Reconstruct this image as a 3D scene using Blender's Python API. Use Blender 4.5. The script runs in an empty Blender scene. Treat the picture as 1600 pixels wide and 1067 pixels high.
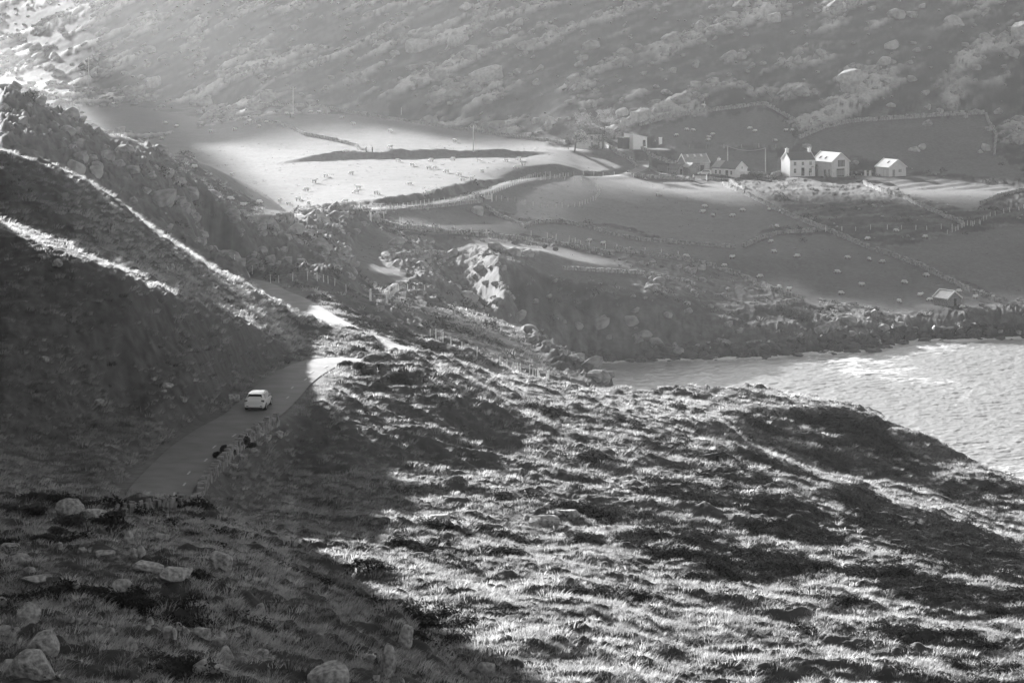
import bpy, bmesh, math, random
import numpy as np
from mathutils import Vector, Matrix, noise as mnoise
from mathutils.geometry import delaunay_2d_cdt

# ------------------------------------------------------------------ camera constants
F, H, YH = 4444.0, 85.0, -55.0          # focal length in 1600-wide pixels, eye height, horizon row
SUN_AZ, SUN_EL = 27.0, 14.5             # sun left of the view direction, elevation
Q = 1.0
scene = bpy.context.scene
COL = scene.collection
rng = np.random.default_rng(7)
random.seed(7)

def zpx(py, d): return H - (py - YH) / F * d
def X(px, d): return (px - 800.0) / F * d

# ------------------------------------------------------------------ noise
def _hash(ix, iy, s):
    h = (ix.astype(np.int64) * 374761393 + iy.astype(np.int64) * 668265263 + s * 2147483647) & 0xFFFFFFFF
    h = ((h ^ (h >> 13)) * 1274126177) & 0xFFFFFFFF
    h = h ^ (h >> 16)
    return h.astype(np.float64) / 4294967295.0
def vnoise(x, y, s=0):
    """gradient noise, about -1..1"""
    ix = np.floor(x); iy = np.floor(y)
    fx = x - ix; fy = y - iy
    u = fx * fx * fx * (fx * (fx * 6 - 15) + 10); v = fy * fy * fy * (fy * (fy * 6 - 15) + 10)
    def g(ax, ay):
        a = _hash(ix + ax, iy + ay, s) * 2 * math.pi
        return np.cos(a) * (fx - ax) + np.sin(a) * (fy - ay)
    n = (g(0, 0) * (1 - u) + g(1, 0) * u) * (1 - v) + (g(0, 1) * (1 - u) + g(1, 1) * u) * v
    return n * 1.5
def fbm(x, y, o=4, s=0, r=0.5, ridged=False, billow=False):
    t = 0; a = 1; tot = 0
    for i in range(o):
        n = vnoise(x, y, s + i * 17)
        if ridged: n = 1 - 2 * np.abs(n)
        if billow: n = 2 * np.abs(n) - 0.6
        t = t + n * a; tot += a; a *= r
        x = x * 2.03 + 5.1; y = y * 2.03 - 3.7
    return t / tot
def sstep(a, b, x):
    t = np.clip((x - a) / (b - a), 0, 1); return t * t * (3 - 2 * t)

# ------------------------------------------------------------------ terrain skeleton
# breaklines of the land: (column, row, depth) seen from the lookout, or (column, depth, 'z', height)
RDZ = [ # centre line of the lane: column, depth, height
 (-900,205,50.0),(-500,198,48.5),(-150,192,47.3),(60,192,46.9),(150,193,46.8),(205,196,46.7),(243,203,46.5),(252,209.5,46.4),(278,218,46.3),(313,228,46.3),(353,237,46.3),(393,244.5,46.3),
 (423,254,46.3),(447,263.5,46.3),(474,271.5,46.25),(503,278,46.1),(545,283.5,45.7),(580,288,45.0),(620,293.5,44.0),(650,299.5,42.9),(664,308,41.8),(655,318,41.0),
 (625,328,40.4),(592,336,40.0),(565,342,40.1),(535,352,39.8),(505,365,39.4),(475,383,38.8),(450,398,38.3),(424,410,37.9),(402,424,37.4),(376,438,36.5),(348,446,36.3)]
RDZ2 = [(385,556,34.1),(410,572,33.4),(445,600,31.9),(490,632,30.0),(545,660,27.9),(600,680,26.9),(655,700,25.9),(705,722,25.3),(760,762,24.6),(800,798,24.0),
 (850,828,23.2),(900,842,22.3),(945,850,21.7),(980,862,21.6),(1003,876,22.6),(1000,893,24.9),(978,908,27.6),(962,918,28.6)]
def L(*pts): return list(pts)
LINES = [
 [(p[0], p[1], 'z', p[2]) for p in RDZ], [(p[0], p[1], 'z', p[2]) for p in RDZ2],
 L((-3500,20,'z',78),(800,20,'z',76),(4500,20,'z',70)),
 L((-3500,50,'z',72),(800,50,'z',66),(4500,50,'z',60)),
 L((-3500,85,'z',68),(-400,85,'z',62),(300,85,'z',60),(1000,85,'z',54),(1600,85,'z',52),(4500,85,'z',48)),
 L((-400,1090,112),(-100,1080,114),(60,1067,116),(250,1067,120),(450,1067,126),(600,1067,132)),
 L((720,1067,150),(850,1067,156),(1000,1067,160),(1300,1067,166),(1600,1067,172),(1900,1067,176)),
 L((-200,915,145),(0,900,145),(150,900,146),(300,898,150),(420,905,158)),
 L((-200,812,178),(-60,806,180),(0,803,181),(100,796,183),(170,800,186),(230,803,188),(290,802,190),(340,815,190),(400,835,186),(480,885,176),(560,935,166),(620,985,155),(660,1030,146),(690,1067,140),(720,1110,133)),
 L((330,200,'z',44.3),(400,197,'z',43.9),(480,188,'z',44.2),(560,178,'z',44.6),(660,160,'z',45.4),(740,150,'z',46.2)),
 L((450,848,197),(600,905,186),(750,962,176),(900,1012,169)),
 L((345,212,'z',43.3),(450,788,225),(600,798,226),(730,808,227)),
 L((335,222,'z',44.0),(380,725,236),(450,700,243),(480,690,245)),
 L((450,745,234),(600,762,235),(700,772,236)),
 L((488,640,249),(500,612,258),(520,590,268)),
 L((560,600,270),(650,600,271)), L((700,640,263),(620,650,259),(560,662,252)), L((600,720,243),(750,705,258)), L((850,760,243),(800,800,230)),
 L((900,680,276),(800,655,273)),
 L((820,628,300),(850,628,300),(900,650,292),(970,672,286),(1040,690,280)),
 L((835,640,289),(900,672,279),(980,700,272)),
 L((1000,800,238),(1000,735,262)), L((1000,650,312),(1150,662,318),(1080,670,300)), L((1150,720,277),(1250,770,262)),
 L((1080,688,294),(1200,735,285),(1300,776,277),(1450,822,267),(1600,868,258),(1750,915,248)),
 L((1180,705,315),(1290,748,312),(1400,763,311),(1500,800,302),(1600,842,290),(1750,880,280)),
 L((1200,850,230),(1400,905,215),(1600,955,206)), L((1000,900,203),(1200,950,195),(1450,1010,184)), L((800,850,217),(900,860,213)), L((1350,840,248),(1500,885,234)),
 # headland skyline and the drop behind it
 L((960,627,334),(1000,622,342),(1080,612,352),(1180,609,360),(1280,624,358),(1370,645,352),(1405,672,346),(1500,715,336),(1600,752,326),(1750,800,315),(2400,900,300)),
 L((1100,640,333),(1300,660,333),(1390,700,330)),
 L((1010,360,'z',27),(1080,364,'z',26),(1180,372,'z',25),(1280,370,'z',24),(1370,364,'z',23),(1430,356,'z',22),(1500,348,'z',21),(1600,338,'z',20),(1750,327,'z',19),(2400,312,'z',18)),
 L((1010,392,'z',-4),(1180,396,'z',-4),(1400,388,'z',-4),(1600,360,'z',-4),(1750,350,'z',-4),(2400,340,'z',-4),(3000,335,'z',-4)),
 L((1010,430,'z',-8),(1300,430,'z',-8),(1900,430,'z',-8),(3500,430,'z',-8)),
 L((1012,480,'z',-8),(1300,500,'z',-8),(1900,520,'z',-8),(3500,520,'z',-8)),
 L((930,560,'z',-8),(1100,585,'z',-8),(1400,600,'z',-8),(1900,610,'z',-8),(3500,560,'z',-8)),
 # crest beyond the lane and the fold behind it
 L((572,561,278),(600,557,281),(625,554,282),(660,554,285),(700,566,291),(740,584,302),(760,592,312),(850,612,319),(930,624,328)),
 L((720,330,'z',34.5),(800,340,'z',32),(880,345,'z',30.3)),
 L((640,553,347),(690,357,'z',34.2),(760,358,'z',32)),
 L((530,490,384),(565,496,385),(627,519,380),(686,538,376),(734,552,372),(805,588,365),(876,607,360),(940,619,353)),
 L((520,470,395),(500,455,402)),
 L((600,408,'z',30.5),(700,405,'z',27.5),(800,395,'z',26),(900,388,'z',25)),
 L((562,462,440),(591,481,432),(625,502,428),(662,519,426)),
 L((700,540,430),(780,560,428),(850,583,425),(900,598,425),(935,610,428)),
 L((600,470,470),(650,500,455),(700,512,455),(760,535,450),(850,570,448),(910,597,445)),
 L((650,482,485),(740,505,478)),
 L((560,455,480),(600,462,498),(660,470,505),(700,478,507),(740,486,506),(785,500,500),(822,515,495),(850,530,490),(872,545,485),(905,560,478),(940,590,466),(966,609,456),(975,624,448)),
 L((640,535,'z',20),(700,530,'z',17),(740,532,'z',13),(800,530,'z',7),(850,520,'z',1),(880,508,'z',-4),(930,490,'z',-5),(985,470,'z',-5),(990,450,'z',-4),(990,400,'z',2),(985,375,'z',20)),
 # left hill: foot, face, crest; unseen left shoulder raised to shade the foreground
 L((120,800,205),(195,765,209),(215,741,217),(250,710,225),(300,675,236),(340,650,245),(375,620,256),(400,598,264),(425,582,271),(450,566,279),(468,561,283)),
 L((0,700,222),(100,690,226),(200,640,238),(300,600,241),(380,572,254),(440,558,270)),
 L((-350,246,'z',78),(-200,246,'z',66),(-100,490,246),(0,500,236),(100,510,238),(200,520,241),(300,540,253),(400,548,268)),
 L((-60,330,258),(60,385,250),(120,408,247),(200,436,247),(260,460,251),(330,493,263),(400,521,271),(470,548,280)),
 L((20,360,272),(120,385,272),(200,410,274),(270,440,278),(340,472,284),(400,500,290)),
 L((-1500,290,'z',190),(-700,285,'z',150),(-420,282,'z',112),(-290,282,'z',90),(-200,282,'z',83),(-160,282,'z',64),(-130,282,'z',62),(-90,282,'z',62),(-40,283,'z',64.5),(0,236,285),(60,250,288),(130,280,292),(200,330,300),(250,368,303),(330,420,307),(400,457,309),(447,487,311),(489,500,313),(517,520,314),(565,529,314),(600,537,314),(638,548,311)),
 L((530,548,300),(470,535,303)),
 L((-1500,340,'z',170),(-700,335,'z',125),(-420,332,'z',74),(-270,330,'z',66),(-190,330,'z',60),(-100,330,'z',58),(60,330,'z',57),(200,338,'z',51),(250,340,'z',48),(330,345,'z',44),(400,350,'z',39.5),(470,350,'z',38.3),(520,336,'z',39.2)),
 # second hill on the left
 L((-400,90,430),(-150,125,436),(-60,138,438),(15,144,440),(55,155,443),(83,177,447),(121,200,450),(147,204,452),(215,215,455),(245,246,457),(278,272,456),(304,290,455),(354,328,455),(400,362,470)),
 L((-100,240,395),(0,250,392),(100,290,395),(200,330,400),(270,375,405),(330,405,410),(375,438,418)),
 L((400,400,460),(440,424,447),(500,438,436),(480,450,424)), L((520,440,446),(540,432,470)),
 L((-300,490,'z',52),(0,490,'z',50),(120,490,'z',47),(215,490,'z',42),(280,490,'z',39)),
 L((400,388,500),(449,378,510),(489,391,505),(528,417,495),(560,432,490)),
 L((420,528,'z',31.5),(490,524,'z',30),(540,512,'z',28.5)),
 L((-300,600,'z',40),(0,600,'z',36),(120,600,'z',33),(215,560,'z',36)),
 L((255,246,620),(281,238,630),(304,246,640),(330,256,650),(362,273,670),(400,292,690)),
 L((260,670,'z',31),(330,690,'z',29),(400,730,'z',24.5)),
 L((300,300,560),(350,312,590),(400,325,625),(380,345,575)),
 L((465,352,610),(505,338,615),(532,328,620),(552,334,624)),
 L((470,650,'z',26.5),(540,650,'z',26.5)),
 L((560,345,655),(600,362,640)), L((590,400,592),(560,385,600)), L((620,430,560),(560,420,545)), L((650,395,605),(660,440,565)),
 L((640,350,664),(700,350,682)),
 # point with the great slab, the inlet and the shore
 L((590,338,672),(620,357,655),(700,371,652),(800,379,662),(880,388,668),(960,405,672),(1000,415,672),(1100,443,668),(1200,468,658),(1275,484,652)),
 L((700,395,650),(730,390,646),(760,393,632),(860,396,642),(930,412,645)), L((695,400,644),(702,430,626),(735,480,608),(748,508,598)), L((765,398,622),(793,412,600),(796,450,584),(774,495,570)), L((815,425,612),(822,460,603),(808,500,590)),
 L((670,425,606),(690,450,596)),
 L((850,430,626),(950,450,628),(1050,468,630)), L((850,480,606),(950,480,616),(1050,500,622),(1150,510,626),(1240,515,632)),
 L((850,528,602),(930,532,608),(1000,533,611),(1080,531,612),(1150,534,613),(1210,540,614)),
 L((800,600,'z',1.5),(930,613,'z',0.2),(1000,617,'z',0.1),(1100,617,'z',0.1),(1215,619,'z',0.1),(1290,624,'z',0.1),(1370,628,'z',0.1),(1388,636,'z',0.1),(1385,646,'z',0.2),(1440,646,'z',0.1),(1520,645,'z',0.1),(1600,649,'z',0.1),(1900,662,'z',0.1),(3500,700,'z',0)),
 L((850,590,'z',-1),(930,607,'z',-5),(1215,612,'z',-5),(1290,617,'z',-5),(1375,620,'z',-5),(1398,630,'z',-5),(1440,638,'z',-5),(1520,638,'z',-5),(1600,642,'z',-5),(1900,654,'z',-5),(3500,690,'z',-5)),
 L((1240,500,640),(1290,498,644),(1350,500,644)), L((1290,535,626),(1350,532,630)),
 L((1400,505,650),(1440,503,651),(1500,492,656),(1560,488,658),(1600,492,655),(1900,480,670)),
 L((1290,460,684),(1400,462,680),(1500,466,672),(1600,462,680),(1900,450,690)),
 L((1150,435,694),(1220,430,698),(1290,428,703),(1400,430,700),(1500,432,703),(1600,430,706)), L((1310,478,664),(1400,482,666)), L((1240,478,655),(1265,470,664)),
 L((1200,400,712),(1400,400,722),(1600,400,732),(1900,400,750)), L((1200,340,776),(1400,350,762),(1600,340,790),(1900,340,800)),
 L((1100,400,706),(1000,380,714),(900,360,720),(800,350,712)), L((1000,340,772),(900,338,756),(760,338,722)), L((1000,300,824),(850,315,776)),
 L((1100,300,826),(1250,300,830),(1400,312,812),(1600,302,834),(1900,300,850)),
 L((1020,262,882),(1100,273,880),(1180,273,884),(1250,274,886),(1330,275,886),(1420,275,884),(1500,280,880),(1600,292,866),(1900,300,870)),
 L((420,330,702),(350,305,752),(300,285,790)), L((500,290,772),(600,285,778),(700,275,796),(800,262,824),(900,260,842)), L((440,275,800),(380,262,830)),
 L((300,240,870),(450,232,886),(600,245,858),(700,243,864),(800,240,870),(850,234,882),(900,232,898)),
 L((200,240,880),(0,240,900)),
 L((330,206,960),(400,185,965),(450,177,965),(550,180,960),(620,190,950),(700,203,938),(800,217,924),(860,222,915)),
 L((420,1010,'z',31.5),(550,1005,'z',31.5),(650,985,'z',30.5),(760,960,'z',29.5)),
 L((100,195,960),(200,200,975),(200,172,1045),(300,187,1025)), L((0,117,1200),(100,135,1150),(200,150,1110),(300,162,1080),(365,170,1060)),
 L((-200,160,1050),(0,170,1050)),
 L((1100,235,905),(1200,240,903),(1320,245,903),(1450,250,903),(1600,262,898)),
 L((1000,200,925),(1100,180,945),(1200,172,955),(1250,205,930),(1350,185,948),(1560,180,952),(1700,190,950)),
 L((-200,90,1230),(0,85,1240),(200,110,1150),(400,125,1075),(600,150,1010),(800,178,965)),
 L((-200,40,1300),(0,40,1300),(200,50,1210),(400,70,1125),(600,90,1065),(800,110,1015),(1000,100,1000),(1200,100,990),(1400,100,985),(1600,100,985),(1900,100,985)),
 L((-200,-20,1370),(0,-20,1370),(200,-20,1290),(400,-15,1210),(600,-15,1150),(800,-15,1105),(1000,-15,1085),(1200,-15,1070),(1400,-15,1065),(1600,-15,1065),(1900,-15,1065)),
 L((1000,150,960),(1150,150,952),(1300,165,950),(1450,160,955),(1600,160,958)),
 L((-4500,1700,'z',170),(0,1500,'z',115),(400,1400,'z',115),(800,1300,'z',115),(1200,1280,'z',115),(1600,1280,'z',115),(4500,1280,'z',120)),
 L((-4500,2000,'z',220),(0,1900,'z',150),(800,1800,'z',160),(1600,1800,'z',170),(4500,1800,'z',170)),
 L((-4500,2600,'z',230),(0,2600,'z',200),(800,2600,'z',200),(1600,2600,'z',200),(4500,2600,'z',200)),
 # land outside the picture
 L((-700,140,'z',64),(-700,190,'z',78),(-700,230,'z',100)), L((-1500,160,'z',90),(-1500,230,'z',140)),
 L((-2200,200,'z',95),(-2400,300,'z',104),(-1500,450,'z',86),(-1200,600,'z',78)),
 L((-4500,200,'z',190),(-4500,400,'z',200),(-3200,600,'z',130),(-2500,900,'z',120),(-2500,1300,'z',130)),
 L((-900,900,'z',45),(-1000,1100,'z',55)),
 L((2200,180,'z',40),(3500,200,'z',34),(3500,260,'z',24),(2300,260,'z',28)), L((4500,200,'z',30),(4500,430,'z',-8),(4500,620,'z',-8)),
 L((2300,750,'z',14),(3500,800,'z',20),(2300,900,'z',25),(3500,1000,'z',50),(2300,1050,'z',60)),
]
KW = 1500.0
def build_tin():
    U, W, Z = [], [], []
    for ln in LINES:
        pts = []
        for p in ln:
            if len(p) == 4: pts.append((p[0], p[1], p[3]))
            else: pts.append((p[0], p[2], zpx(p[1], p[2])))
        for a, b in zip(pts[:-1], pts[1:]):
            du = b[0] - a[0]; dw = KW * math.log(b[1] / a[1])
            n = max(1, int(math.hypot(du, dw) / 22))
            for i in range(n):
                t = i / n
                U.append(a[0] + du * t); W.append(KW * math.log(a[1] + (b[1] - a[1]) * t)); Z.append(a[2] + (b[2] - a[2]) * t)
        U.append(pts[-1][0]); W.append(KW * math.log(pts[-1][1])); Z.append(pts[-1][2])
    vs = [Vector((u, w)) for u, w in zip(U, W)]
    ov, oe, of, orv, _, _ = delaunay_2d_cdt(vs, [], [], 0, 0.01)
    V = np.array([(v[0], v[1]) for v in ov]); ZZ = np.array([np.mean([Z[k] for k in o]) for o in orv])
    return V, ZZ, of
# coarse raster of the skeleton
CU = np.concatenate([np.arange(-4500, -300, 40.0), np.arange(-300, 1900, 5.0), np.arange(1900, 4501, 40.0)])
CW = np.arange(KW * math.log(20), KW * math.log(2590), 6.0)
def raster_tin():
    V, ZZ, tris = build_tin()
    G = np.full((len(CW), len(CU)), np.nan)
    for t in tris:
        (x0, y0), (x1, y1), (x2, y2) = V[t[0]], V[t[1]], V[t[2]]
        i0, i1 = np.searchsorted(CU, [min(x0, x1, x2) - 1e-6, max(x0, x1, x2) + 1e-6])
        j0, j1 = np.searchsorted(CW, [min(y0, y1, y2) - 1e-6, max(y0, y1, y2) + 1e-6])
        if i1 <= i0 or j1 <= j0: continue
        gx, gy = np.meshgrid(CU[i0:i1], CW[j0:j1])
        det = (y1 - y2) * (x0 - x2) + (x2 - x1) * (y0 - y2)
        if abs(det) < 1e-9: continue
        a = ((y1 - y2) * (gx - x2) + (x2 - x1) * (gy - y2)) / det
        b = ((y2 - y0) * (gx - x2) + (x0 - x2) * (gy - y2)) / det
        c = 1 - a - b
        m = (a >= -1e-6) & (b >= -1e-6) & (c >= -1e-6)
        G[j0:j1, i0:i1][m] = (a * ZZ[t[0]] + b * ZZ[t[1]] + c * ZZ[t[2]])[m]
    # fill corners outside the hull
    for j in range(G.shape[0]):
        r = G[j]; ok = ~np.isnan(r)
        if ok.any(): G[j] = np.interp(CU, CU[ok], r[ok])
        else: G[j] = G[j - 1]
    return G
def blur(G, su, sw):
    def k(s):
        r = max(1, int(3 * s)); t = np.arange(-r, r + 1); w = np.exp(-t * t / (2 * s * s)); return w / w.sum(), r
    w, r = k(sw); P = np.pad(G, ((r, r), (0, 0)), 'edge'); G = sum(w[i] * P[i:i + G.shape[0]] for i in range(2 * r + 1))
    w, r = k(su); P = np.pad(G, ((0, 0), (r, r)), 'edge'); return sum(w[i] * P[:, i:i + G.shape[1]] for i in range(2 * r + 1))
GB = blur(raster_tin(), 1.6, 1.1)
def bil(G, gu, gw, u, w):
    iu = np.interp(u, gu, np.arange(len(gu))); iw = np.interp(w, gw, np.arange(len(gw)))
    i = np.clip(iu.astype(int), 0, len(gu) - 2); j = np.clip(iw.astype(int), 0, len(gw) - 2)
    a = iu - i; b = iw - j
    return (G[j, i] * (1 - a) + G[j, i + 1] * a) * (1 - b) + (G[j + 1, i] * (1 - a) + G[j + 1, i + 1] * a) * b
# first surface met along the sight line through (px, py)
def hit(px, py, dmin=100.0, dmax=3000.0):
    d = np.exp(CW / KW); z = bil(GB, CU, CW, np.full_like(CW, px), CW)
    P = YH + F * (H - z) / d
    ok = (P <= py) & (d >= dmin)
    k = int(np.argmax(ok)) if ok.any() else len(d) - 2
    if k > 0 and P[k - 1] > P[k] and d[k-1] >= dmin:
        t = (P[k - 1] - py) / (P[k - 1] - P[k]); return float(d[k - 1] + t * (d[k] - d[k - 1]))
    return float(d[k])
def hitxy(px, py, dmin=100.0):
    d = hit(px, py, dmin); return X(px, d), d
# ------------------------------------------------------------------ material helpers
def mat(name, col=0.3, rough=0.9, noise_amp=0.0, noise_scale=5.0, spec=0.3, metal=0.0, trans=0.0, sheen=0.0, attr=None, bump=0.0, c2=None, detail=6.0):
    m = bpy.data.materials.new(name); m.use_nodes = True
    nt = m.node_tree; N = nt.nodes; Lk = nt.links; N.clear()
    out = N.new('ShaderNodeOutputMaterial'); p = N.new('ShaderNodeBsdfPrincipled')
    p.inputs['Roughness'].default_value = rough; p.inputs['Metallic'].default_value = metal
    p.inputs['Specular IOR Level'].default_value = spec
    if sheen: p.inputs['Sheen Weight'].default_value = sheen; p.inputs['Sheen Roughness'].default_value = 0.5
    src = None
    if attr:
        a = N.new('ShaderNodeAttribute'); a.attribute_name = attr; src = a.outputs['Fac']
    if noise_amp or bump or c2 is not None:
        tc = N.new('ShaderNodeTexCoord'); nz = N.new('ShaderNodeTexNoise'); nz.inputs['Scale'].default_value = noise_scale; nz.inputs['Detail'].default_value = detail
        Lk.new(tc.outputs['Object'], nz.inputs['Vector'])
        mr = N.new('ShaderNodeMapRange'); mr.inputs['From Min'].default_value = 0.3; mr.inputs['From Max'].default_value = 0.7
        lo = (c2 if c2 is not None else (1 - noise_amp) * (1 if attr else col)); hi = (col if c2 is not None else (1 + noise_amp) * (1 if attr else col))
        mr.inputs['To Min'].default_value = lo; mr.inputs['To Max'].default_value = hi
        Lk.new(nz.outputs['Fac'], mr.inputs['Value'])
        if src is not None:
            mu = N.new('ShaderNodeMath'); mu.operation = 'MULTIPLY'; Lk.new(src, mu.inputs[0]); Lk.new(mr.outputs[0], mu.inputs[1]); src = mu.outputs[0]
        else: src = mr.outputs[0]
        if bump:
            b = N.new('ShaderNodeBump'); b.inputs['Strength'].default_value = 1.0; b.inputs['Distance'].default_value = bump
            Lk.new(nz.outputs['Fac'], b.inputs['Height']); Lk.new(b.outputs[0], p.inputs['Normal'])
    if src is not None: Lk.new(src, p.inputs['Base Color'])
    else: p.inputs['Base Color'].default_value = (col, col, col, 1)
    sh = p.outputs[0]
    if trans:
        t = N.new('ShaderNodeBsdfTranslucent'); mx = N.new('ShaderNodeMixShader'); mx.inputs[0].default_value = trans
        if src is not None: Lk.new(src, t.inputs['Color'])
        else: t.inputs['Color'].default_value = (col, col, col, 1)
        Lk.new(sh, mx.inputs[1]); Lk.new(t.outputs[0], mx.inputs[2]); sh = mx.outputs[0]
    Lk.new(sh, out.inputs['Surface'])
    return m
def link(o, parent=None):
    COL.objects.link(o)
    if parent is not None: o.parent = parent
    return o
def np_mesh(name, V, Fq, mats=(), smooth=False, attrs=None):
    me = bpy.data.meshes.new(name); V = np.asarray(V, dtype=np.float32); Fq = np.asarray(Fq, dtype=np.int32)
    me.vertices.add(len(V)); me.vertices.foreach_set('co', V.ravel())
    k = Fq.shape[1]; me.loops.add(Fq.size); me.loops.foreach_set('vertex_index', Fq.ravel())
    me.polygons.add(len(Fq)); me.polygons.foreach_set('loop_start', np.arange(0, Fq.size, k, dtype=np.int32))
    try: me.polygons.foreach_set('loop_total', np.full(len(Fq), k, dtype=np.int32))
    except Exception: pass
    if smooth: me.polygons.foreach_set('use_smooth', np.ones(len(Fq), dtype=bool))
    for n, a in (attrs or {}).items():
        at = me.attributes.new(n, 'FLOAT', 'POINT'); at.data.foreach_set('value', np.asarray(a, dtype=np.float32).ravel())
    me.update(calc_edges=True)
    for m in mats: me.materials.append(m)
    return me
def tag(o, label=None, cat=None, group=None, kind=None):
    if label: o['label'] = label
    if cat: o['category'] = cat
    if group: o['group'] = group
    if kind: o['kind'] = kind
    return o

# ------------------------------------------------------------------ lanes
def seg_dist(px_, py_, line):
    """distance to a world polyline [(x,y,val...)], and interpolated values"""
    LA = np.array([p[:2] for p in line]); full = px_.shape
    if px_.ndim == 2:
        j0, j1 = np.searchsorted(GD, [LA[:, 1].min() - 25, LA[:, 1].max() + 25]); uu = 800 + LA[:, 0] / LA[:, 1] * F; mg = 25 * F / max(LA[:, 1].min(), 60)
        i0, i1 = np.searchsorted(GU, [uu.min() - mg, uu.max() + mg]); B, Vs = seg_dist(px_[j0:j1, i0:i1].ravel(), py_[j0:j1, i0:i1].ravel(), line)
        R = np.full(full, 1e9); R[j0:j1, i0:i1] = B.reshape(j1 - j0, i1 - i0); out = []
        for v in Vs: q = np.zeros(full); q[j0:j1, i0:i1] = v.reshape(j1 - j0, i1 - i0); out.append(q)
        return R, out
    best = np.full(px_.shape, 1e9); vals = [np.zeros(px_.shape) for _ in range(len(line[0]) - 2)]
    for a, b in zip(line[:-1], line[1:]):
        dx, dy = b[0] - a[0], b[1] - a[1]; l2 = dx * dx + dy * dy + 1e-9
        t = np.clip(((px_ - a[0]) * dx + (py_ - a[1]) * dy) / l2, 0, 1)
        dd = np.hypot(px_ - a[0] - t * dx, py_ - a[1] - t * dy)
        m = dd < best; best = np.where(m, dd, best)
        for k in range(len(vals)): vals[k] = np.where(m, a[2 + k] + (b[2 + k] - a[2 + k]) * t, vals[k])
    return best, vals
def catmull(pts, n=6):
    out = []
    P = [pts[0]] + list(pts) + [pts[-1]]
    for i in range(1, len(P) - 2):
        for k in range(n):
            t = k / n
            out.append(tuple(0.5 * ((2 * P[i][j]) + (-P[i-1][j] + P[i+1][j]) * t + (2*P[i-1][j] - 5*P[i][j] + 4*P[i+1][j] - P[i+2][j]) * t*t + (-P[i-1][j] + 3*P[i][j] - 3*P[i+1][j] + P[i+2][j]) * t**3) for j in range(len(pts[0]))))
    out.append(tuple(pts[-1])); return out
ROAD = catmull([(X(p[0], p[1]), p[1], p[2]) for p in RDZ], 5)
ROAD2 = catmull([(X(p[0], p[1]), p[1], p[2]) for p in RDZ2], 5)
def road_w(y): return np.interp(y, [195, 250, 280, 340, 420, 600, 900], [2.35, 2.5, 2.3, 2.5, 2.4, 1.9, 2.0])   # half width

# ------------------------------------------------------------------ the ground grid
def fine_axis():
    u = np.concatenate([np.arange(-4500, -500, 45.0), np.arange(-500, -25, 9.0), np.arange(-25, 1626, 1.55 / Q), np.arange(1626, 2100, 9.0), np.arange(2100, 4501, 45.0)])
    ds = [22.0]; 
    while ds[-1] < 2550:
        d = ds[-1]
        if d < 108: s = 4.0
        elif d < 380: s = 0.115 * (d / 130) ** 1.75
        elif d < 1350: s = 0.75 * (d / 380) ** 1.3
        else: s = 30
        ds.append(d + s / (Q if 108 < d < 1350 else 1))
    return u, np.array(ds)
GU, GD = fine_axis(); GW = KW * np.log(GD)
UU, DD = np.meshgrid(GU, GD); WW = KW * np.log(DD)
XX = X(UU, DD); YY = DD
Z0 = bil(GB, CU, CW, UU, WW)
PYB = YH + F * (H - Z0) / DD              # row each base point would have
def inpoly(poly, u, w):
    m = np.zeros(u.shape, bool); n = len(poly)
    P = np.array(poly); i0, i1 = np.searchsorted(GU, [P[:, 0].min() - 12, P[:, 0].max() + 12]); j0, j1 = np.searchsorted(GW, [P[:, 1].min() - 12, P[:, 1].max() + 12])
    M = m; u = u[j0:j1, i0:i1]; w = w[j0:j1, i0:i1]; m = np.zeros(u.shape, bool)
    for i in range(n):
        x0, y0 = poly[i]; x1, y1 = poly[(i + 1) % n]
        if y0 == y1: continue
        c = ((y0 > w) != (y1 > w)) & (u < (x1 - x0) * (w - y0) / (y1 - y0) + x0); m ^= c
    M[j0:j1, i0:i1] = m
    return M
JX = fbm(XX / 6, YY / 6, 3, 91) * 6
def area(pts, dmin=100.0, soft=2.0):
    """a patch of land given by what one sees of its outline"""
    poly = []
    P = list(pts) + [pts[0]]
    for a, b in zip(P[:-1], P[1:]):
        n = max(1, int(math.hypot(b[0]-a[0], b[1]-a[1]) / 15))
        for i in range(n):
            px, py = a[0] + (b[0]-a[0]) * i / n, a[1] + (b[1]-a[1]) * i / n
            poly.append((px, KW * math.log(hit(px, py, dmin))))
    return inpoly(poly, UU + JX * soft, WW + JX * soft).astype(float)
near = 1 - sstep(400, 470, DD)
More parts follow.
